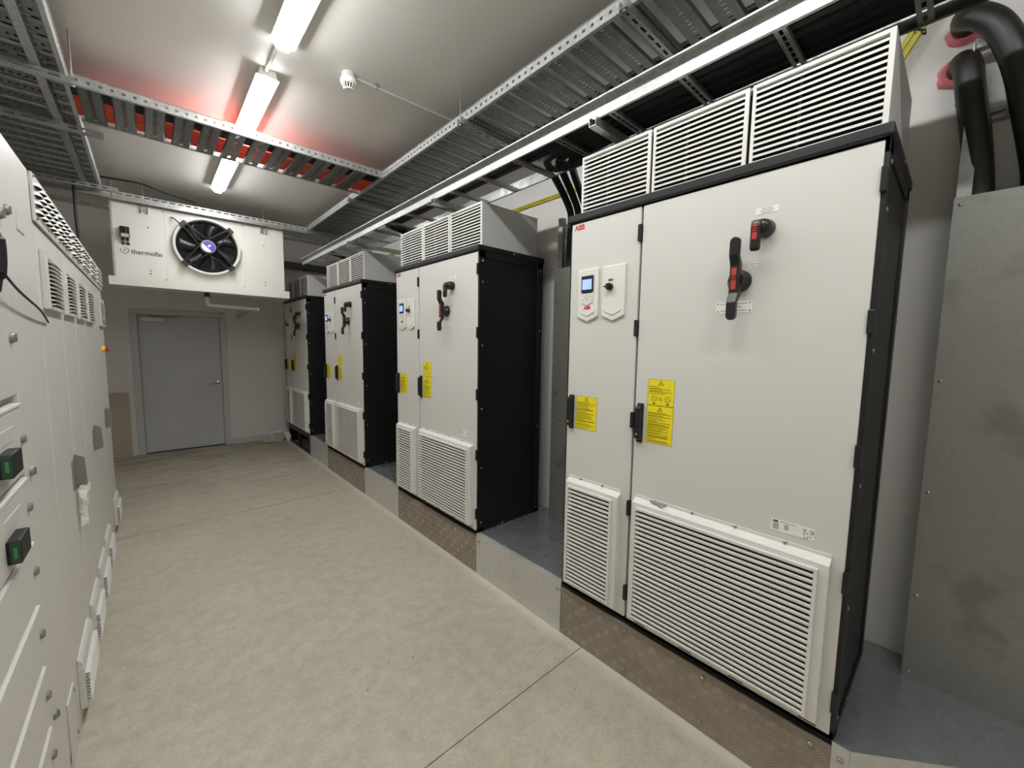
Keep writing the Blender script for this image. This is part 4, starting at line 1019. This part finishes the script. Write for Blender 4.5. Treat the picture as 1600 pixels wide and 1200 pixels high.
# drawer column
t = thing('switchboard_column', 'switchboard column of stacked drawers with green handles at the left edge', 'switchboard', (LX, 1.30, 0), 'switchboard columns in a row')
L = 0.652
MB().box(-SB_D, -0.030, 0.0, L - 0.001, 0.0, SB_H).build('enclosure', M['board'], t, bevel=0.002)
MB().box(-0.030, 0.0, 0.004, L - 0.006, 1.560, SB_H - 0.006).build('upper_door', M['board'], t, bevel=0.003)
zs = [(1.318, 1.535), (1.100, 1.298), (0.888, 1.086), (0.674, 0.872), (0.458, 0.658), (0.244, 0.442), (0.06, 0.228)]
for k, (z0, z1) in enumerate(zs):
    dw = MB().box(-0.030, 0.003, 0.006, L - 0.010, z0, z1).build('drawer', M['board'], t, bevel=0.003)
    MB().box(0.003, 0.006, 0.01, L - 0.014, z1 - 0.008, z1 - 0.001).build('drawer_lip', M['ventwhite'], dw)
    MB().lathe([(0.014, 0), (0.014, 0.006), (0.010, 0.010), (0.0005, 0.011)], 14, (0.003, L - 0.03, z0 + 0.105), (1, 0, 0)).build('turn_lock', M['greymetal'], dw, True)
    if k in (0, 1, 5):
        gz = z0 + (0.075 if k == 0 else 0.060)
        hd = MB().box(0.003, 0.030, L - 0.31, L - 0.20, gz - 0.03, gz + 0.035).build('drawer_handle', M['rubber'], dw, bevel=0.004)
        MB().box(0.010, 0.029, L - 0.312, L - 0.3095, gz - 0.026, gz + 0.031).build('green_face', M['green'], dw, bevel=0.001)
        MB().box(0.016, 0.0235, L - 0.314, L - 0.3115, gz - 0.012, gz + 0.018).build('green_insert', M['greenlight'], dw, bevel=0.0008)
        MB().box(0.003, 0.0045, L - 0.30, L - 0.13, gz + 0.045, gz + 0.085).build('name_plate', M['labelgrey'], dw)
turn_lock(t, L - 0.025, 1.735); turn_lock(t, L - 0.025, 2.10)
# black test lead hanging at the left edge
tl = thing('inspection_lamp', 'black cylindrical device with a thin lead at the left edge, on the switchboard', 'device', (LX, 1.76, 1.95))
MB().tube(smooth_path([(0.018, -0.03, 0.075), (0.020, -0.01, 0.05), (0.020, -0.008, 0.0), (0.016, -0.01, -0.05), (0.012, -0.02, -0.09)]), [0.012] * 6 + [0.018] * 13 + [0.012] * 6, 12).build('body', M['rubber'], tl, True)
MB().tube(smooth_path([(0.030, -0.04, -0.038), (0.028, 0.156, -0.075), (0.022, 0.50, -0.112), (0.006, 0.77, -0.148)]), 0.0035, 8).build('lead', M['rubber'], tl, True)
